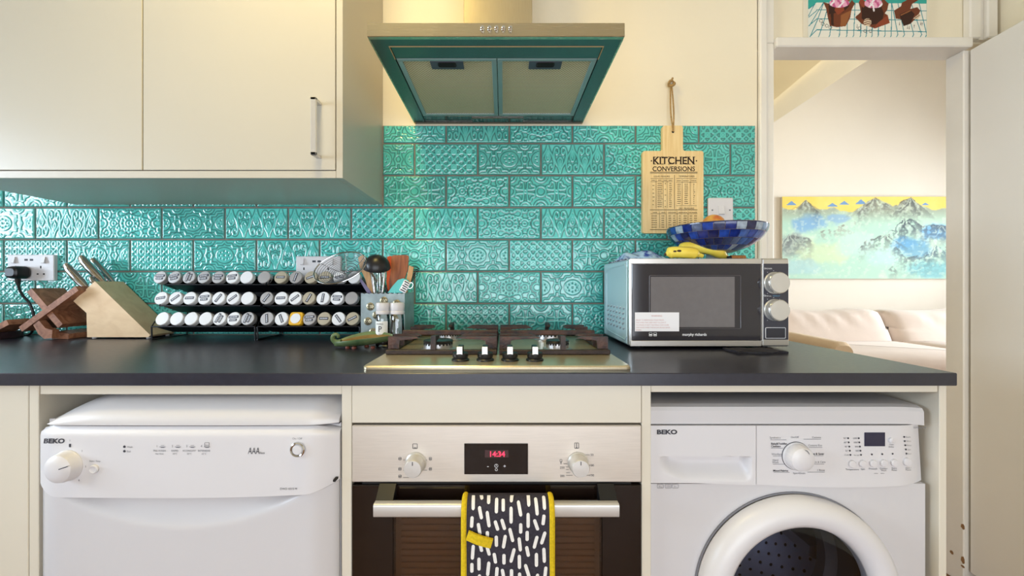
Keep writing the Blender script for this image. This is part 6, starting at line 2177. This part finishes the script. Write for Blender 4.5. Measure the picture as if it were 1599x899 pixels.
# rocks: dark streaks below the nearer ridges
def rocks(pts, depth, dens, seed, c=col(88, 92, 92), s=.85):
    R = ridge(pts, .05, seed)
    below = R - V
    inside = (U > pts[0][0]) & (U < pts[-1][0])
    q = .5 * fbm(sh, (16, 40), seed + 50, 4, True) + .5 * fbm(sh, (36, 60), seed + 90, 3)
    ins = sm_(U, pts[0][0], pts[0][0] + .04) * (1 - sm_(U, pts[-1][0] - .04, pts[-1][0]))
    m_ = ins * sm_(below, -.004, .008) * np.exp(-np.clip(below, 0, 1) / depth) * sm_(q, dens, dens + .16)
    mixin(m_ * s, c)
rocks([(.08, .82), (.14, .96), (.2, .85), (.24, .80)], .07, .40, 11); rocks([(.43, .78), (.5, .90), (.55, .99), (.63, .90), (.66, .86)], .08, .48, 12)
rocks([(.66, .86), (.71, .95), (.77, .985), (.85, .82)], .10, .44, 13); rocks([(.68, .58), (.73, .70), (.76, .74), (.84, .64), (.92, .66), (1.05, .60)], .12, .42, 14, col(70, 80, 88))
rocks([(.44, .34), (.50, .46), (.58, .52), (.64, .54), (.67, .46)], .08, .50, 15); rocks([(.64, .34), (.68, .40), (.74, .26), (.86, .30), (1.05, .46)], .12, .48, 16, col(84, 100, 108)); rocks([(0, .46), (.06, .54), (.16, .50), (.2, .42)], .12, .48, 17, col(110, 114, 112))
rocks([(.2, .56), (.32, .62), (.42, .70), (.46, .74)], .08, .55, 18, col(140, 140, 128)); rocks([(.62, .10), (.66, .16), (.70, .08)], .08, .45, 19)
mixin(b1 * sm_(fbm(sh, (30, 60), 77, 3), .58, .72) * .35, col(232, 244, 226))
nf = fbm(sh, (14, 34), 61, 4)
for (cx, cz, w_, h_, dk, s_) in ((.14, .955, .11, .16, col(122, 120, 108), .65), (.55, .985, .17, .24, col(128, 124, 112), .6), (.77, .985, .15, .26, col(92, 98, 96), .8), (.73, .735, .13, .26, col(66, 74, 84), .85), (.62, .53, .16, .20, col(104, 112, 112), .6), (.95, .66, .14, .26, col(92, 108, 118), .6), (.04, .54, .12, .22, col(112, 118, 122), .6), (.92, .42, .14, .26, col(80, 104, 122), .6)):
    t = (cz - V) / h_ + (nf - .5) * .25
    un = (U - cx) / (w_ * np.clip(t, .02, 2)) + (nf - .5) * 1.6
    inside = (t > 0) & (np.abs(U - cx) < w_ * np.clip(t, 0, 2) * 1.1)
    fac = np.sin(un * 7 + t * 3)
    fade = np.clip(1 - t, 0, 1) ** .7
    mixin(inside * sm_(fac, .05, .55) * fade * s_, dk)
    mixin(inside * sm_(-fac, .35, .8) * fade * .6, col(226, 240, 222))
canvas('painted_face', img, qx0, qx1, qz0, qz1, py_, mp, M_PRINT)

# cupcake picture standing on the header rail
cy_ = -.012
ux0_, ux1_ = X(1262, cy_), X(1447, cy_)
uz0_ = DHEAD + .0353
sz_ = ux1_ - ux0_
cpk = thing('cupcake_picture', ((ux0_ + ux1_) / 2, cy_, uz0_), 'square canvas of chocolate cupcakes on a checked cloth above the doorway', 'picture')
obj('stretcher', MB().box(ux0_, ux1_, cy_ + .0006, .0135, uz0_, uz0_ + sz_ * 1.0, .001), M_CANV, cpk)
N_ = 330
xs = np.linspace(0, 1340, N_)        # crop pixels of the photograph's zoom, origin at the canvas corner
zsr = np.linspace(0, 1340, N_)
U, V = np.meshgrid(xs, zsr)          # V up from the lower edge
img = col(58, 168, 156) * np.ones((N_, N_, 1))
sh = (N_, N_)
nA = fbm(sh, (8, 8), 31)
def inpoly(pts):
    px = [p[0] for p in pts]; pz = [p[1] for p in pts]
    r = np.zeros(sh, bool); j = len(px) - 1
    for i in range(len(px)):
        c = ((pz[i] > V) != (pz[j] > V)) & (U < (px[j] - px[i]) * (V - pz[i]) / ((pz[j] - pz[i]) or 1e-9) + px[i])
        r ^= c; j = i
    return r
def paint(mask, c):
    img[mask] = c
def stroke(pts, w, c):
    D = np.full(sh, 1e9)
    for (a, b), (c_, d_) in zip(pts[:-1], pts[1:]):
        dx, dz = c_ - a, d_ - b
        t = np.clip(((U - a) * dx + (V - b) * dz) / (dx * dx + dz * dz + 1e-9), 0, 1)
        D = np.minimum(D, np.hypot(U - a - t * dx, V - b - t * dz))
    img[D < w] = c
Q = lambda x, y: (x - 165, 460 - y)      # zoom pixel -> canvas
paint(inpoly([Q(165, 462), Q(165, 135), Q(262, 58), Q(1505, 70), Q(1505, 462)]), col(236, 232, 218))
paint(inpoly([Q(165, 462), Q(165, 135), Q(262, 58), Q(262, 370)]), col(226, 226, 214))
TL = col(44, 140, 150)
for y0, y1 in ((140, 152), (242, 258), (366, 388)):
    stroke([Q(262, y0), Q(1505, y1)], 4.5, TL)
for x0, x1 in ((340, 180), (400, 275), (450, 395), (530, 505), (610, 590), (695, 665), (760, 745), (830, 810), (890, 875), (960, 945), (1030, 1020), (1110, 1090)):
    stroke([Q(x0 - 0, 62), Q((x0 + x1) / 2 + 8, 260), Q(x1 + 14, 430), Q(x1, 458)], 4.5, TL)
for x0, x1 in ((1110, 1175), (1180, 1250), (1270, 1355), (1330, 1445), (1420, 1502)):
    stroke([Q(x0, 66), Q((x0 + x1) / 2 + 6, 260), Q(x1 + 4, 420), Q(x1 - 16, 456)], 4.5, TL)
for (a, b, c_, d_) in ((262, 150, 170, 225), (262, 245, 170, 322), (262, 368, 175, 456), (240, 80, 170, 130), (335, 62, 180, 320), (235, 80, 168, 210)):
    stroke([Q(a, b), Q(c_, d_)], 4, TL)
BRN, DBR, RBR, LBR = col(112, 58, 34), col(58, 32, 22), col(142, 66, 40), col(150, 92, 52)
# first cupcake
paint(inpoly([Q(335, 52), Q(395, 70), Q(450, 110), Q(560, 60), Q(610, 95), Q(660, 28), Q(694, 68), Q(655, 140), Q(640, 230), Q(590, 325), Q(490, 338), Q(410, 320), Q(385, 220), Q(368, 130)]), BRN)
paint(inpoly([Q(395, 70), Q(470, 30), Q(600, 30), Q(630, 100), Q(560, 170), Q(450, 180), Q(400, 190)]), DBR)
paint(inpoly([Q(470, 90), Q(560, 70), Q(575, 150), Q(500, 200), Q(465, 150)]), RBR)
paint(inpoly([Q(535, 200), Q(640, 150), Q(655, 150), Q(590, 320), Q(530, 330)]), LBR)
paint(inpoly([Q(420, 180), Q(450, 170), Q(455, 320), Q(425, 310)]), DBR)
# second
paint(inpoly([Q(735, 55), Q(765, 12), Q(820, 50), Q(860, 110), Q(980, 60), Q(1010, 10), Q(1075, 70), Q(1060, 140), Q(1030, 180), Q(1065, 200), Q(1088, 290), Q(920, 352), Q(860, 330), Q(770, 300), Q(695, 225), Q(760, 165)]), BRN)
paint(inpoly([Q(770, 110), Q(880, 90), Q(990, 95), Q(1020, 180), Q(1000, 290), Q(880, 310), Q(770, 240)]), DBR)
paint(inpoly([Q(1065, 200), Q(1088, 290), Q(905, 352), Q(950, 290)]), RBR)
paint(inpoly([Q(735, 55), Q(765, 12), Q(820, 60), Q(790, 120)]), RBR)
d_ = np.hypot(U - Q(836, 282)[0], V - Q(836, 282)[1])
paint(d_ < 44, col(226, 206, 176)); 
for k in (-20, 5, 28): stroke([Q(800, 282 + k), Q(840, 268 + k), Q(874, 276 + k)], 5, BRN)
paint(d_ > 1e8, BRN)
# third
paint(inpoly([Q(1135, 150), Q(1215, 100), Q(1225, 60), Q(1300, 20), Q(1310, -60), Q(1410, -60), Q(1412, 30), Q(1340, 75), Q(1320, 130), Q(1400, 110), Q(1435, 150), Q(1400, 220), Q(1320, 300), Q(1245, 325), Q(1215, 250), Q(1155, 240)]), BRN)
paint(inpoly([Q(1200, 190), Q(1320, 140), Q(1370, 190), Q(1320, 300), Q(1245, 325), Q(1210, 240)]), DBR)
stroke([Q(1215, 200), Q(1320, 150)], 6, LBR)
paint(inpoly([Q(1350, 240), Q(1420, 185), Q(1440, 205), Q(1400, 250)]), col(222, 200, 170)); stroke([Q(1375, 235), Q(1425, 200)], 4, BRN)
# pink frosting, rising beyond the picture's visible strip
PK, PK2 = col(236, 170, 196), col(202, 92, 140)
for (cx, by, w_) in ((520, 75, 115), (905, 80, 100)):
    for k in range(5):
        yy = by - 10 - k * 62
        ww = w_ * (1 - .14 * k)
        q = np.hypot((U - Q(cx, yy)[0]) / ww, (V - Q(cx, yy)[1]) / 52)
        q2 = q + (nA - .5) * .35
        m_ = (q2 < 1)
        img[m_] = PK
        img[m_ & (np.sin(U * .075 + V * .03 + k) > .45)] = PK2
        img[m_ & (np.sin(U * .055 - V * .05 + k) > .75)] = col(250, 236, 240)
stroke([Q(868, 70), Q(900, 95), Q(908, 150)], 9, col(244, 236, 236))
stroke([Q(600, -20), Q(625, 30)], 16, LBR); stroke([Q(985, -30), Q(975, 20)], 10, LBR)
for (a, b) in ((310, 265), (330, 300), (375, 320), (415, 340), (745, 350), (810, 380), (870, 380)):
    dd = np.abs(np.hypot(U - Q(a, b)[0], V - Q(a, b)[1]) - 17)
    img[dd < 2.6] = col(70, 60, 56)
for (a, b) in ((1290, 330), (1310, 335), (1365, 325), (1440, 290), (1455, 300), (1200, 290), (720, 320)):
    stroke([Q(a, b - 14), Q(a - 3, b + 22)], 3, col(90, 70, 56))
canvas('painted_face', img, ux0_, ux1_, uz0_, uz0_ + sz_, cy_, cpk, M_PRINT)
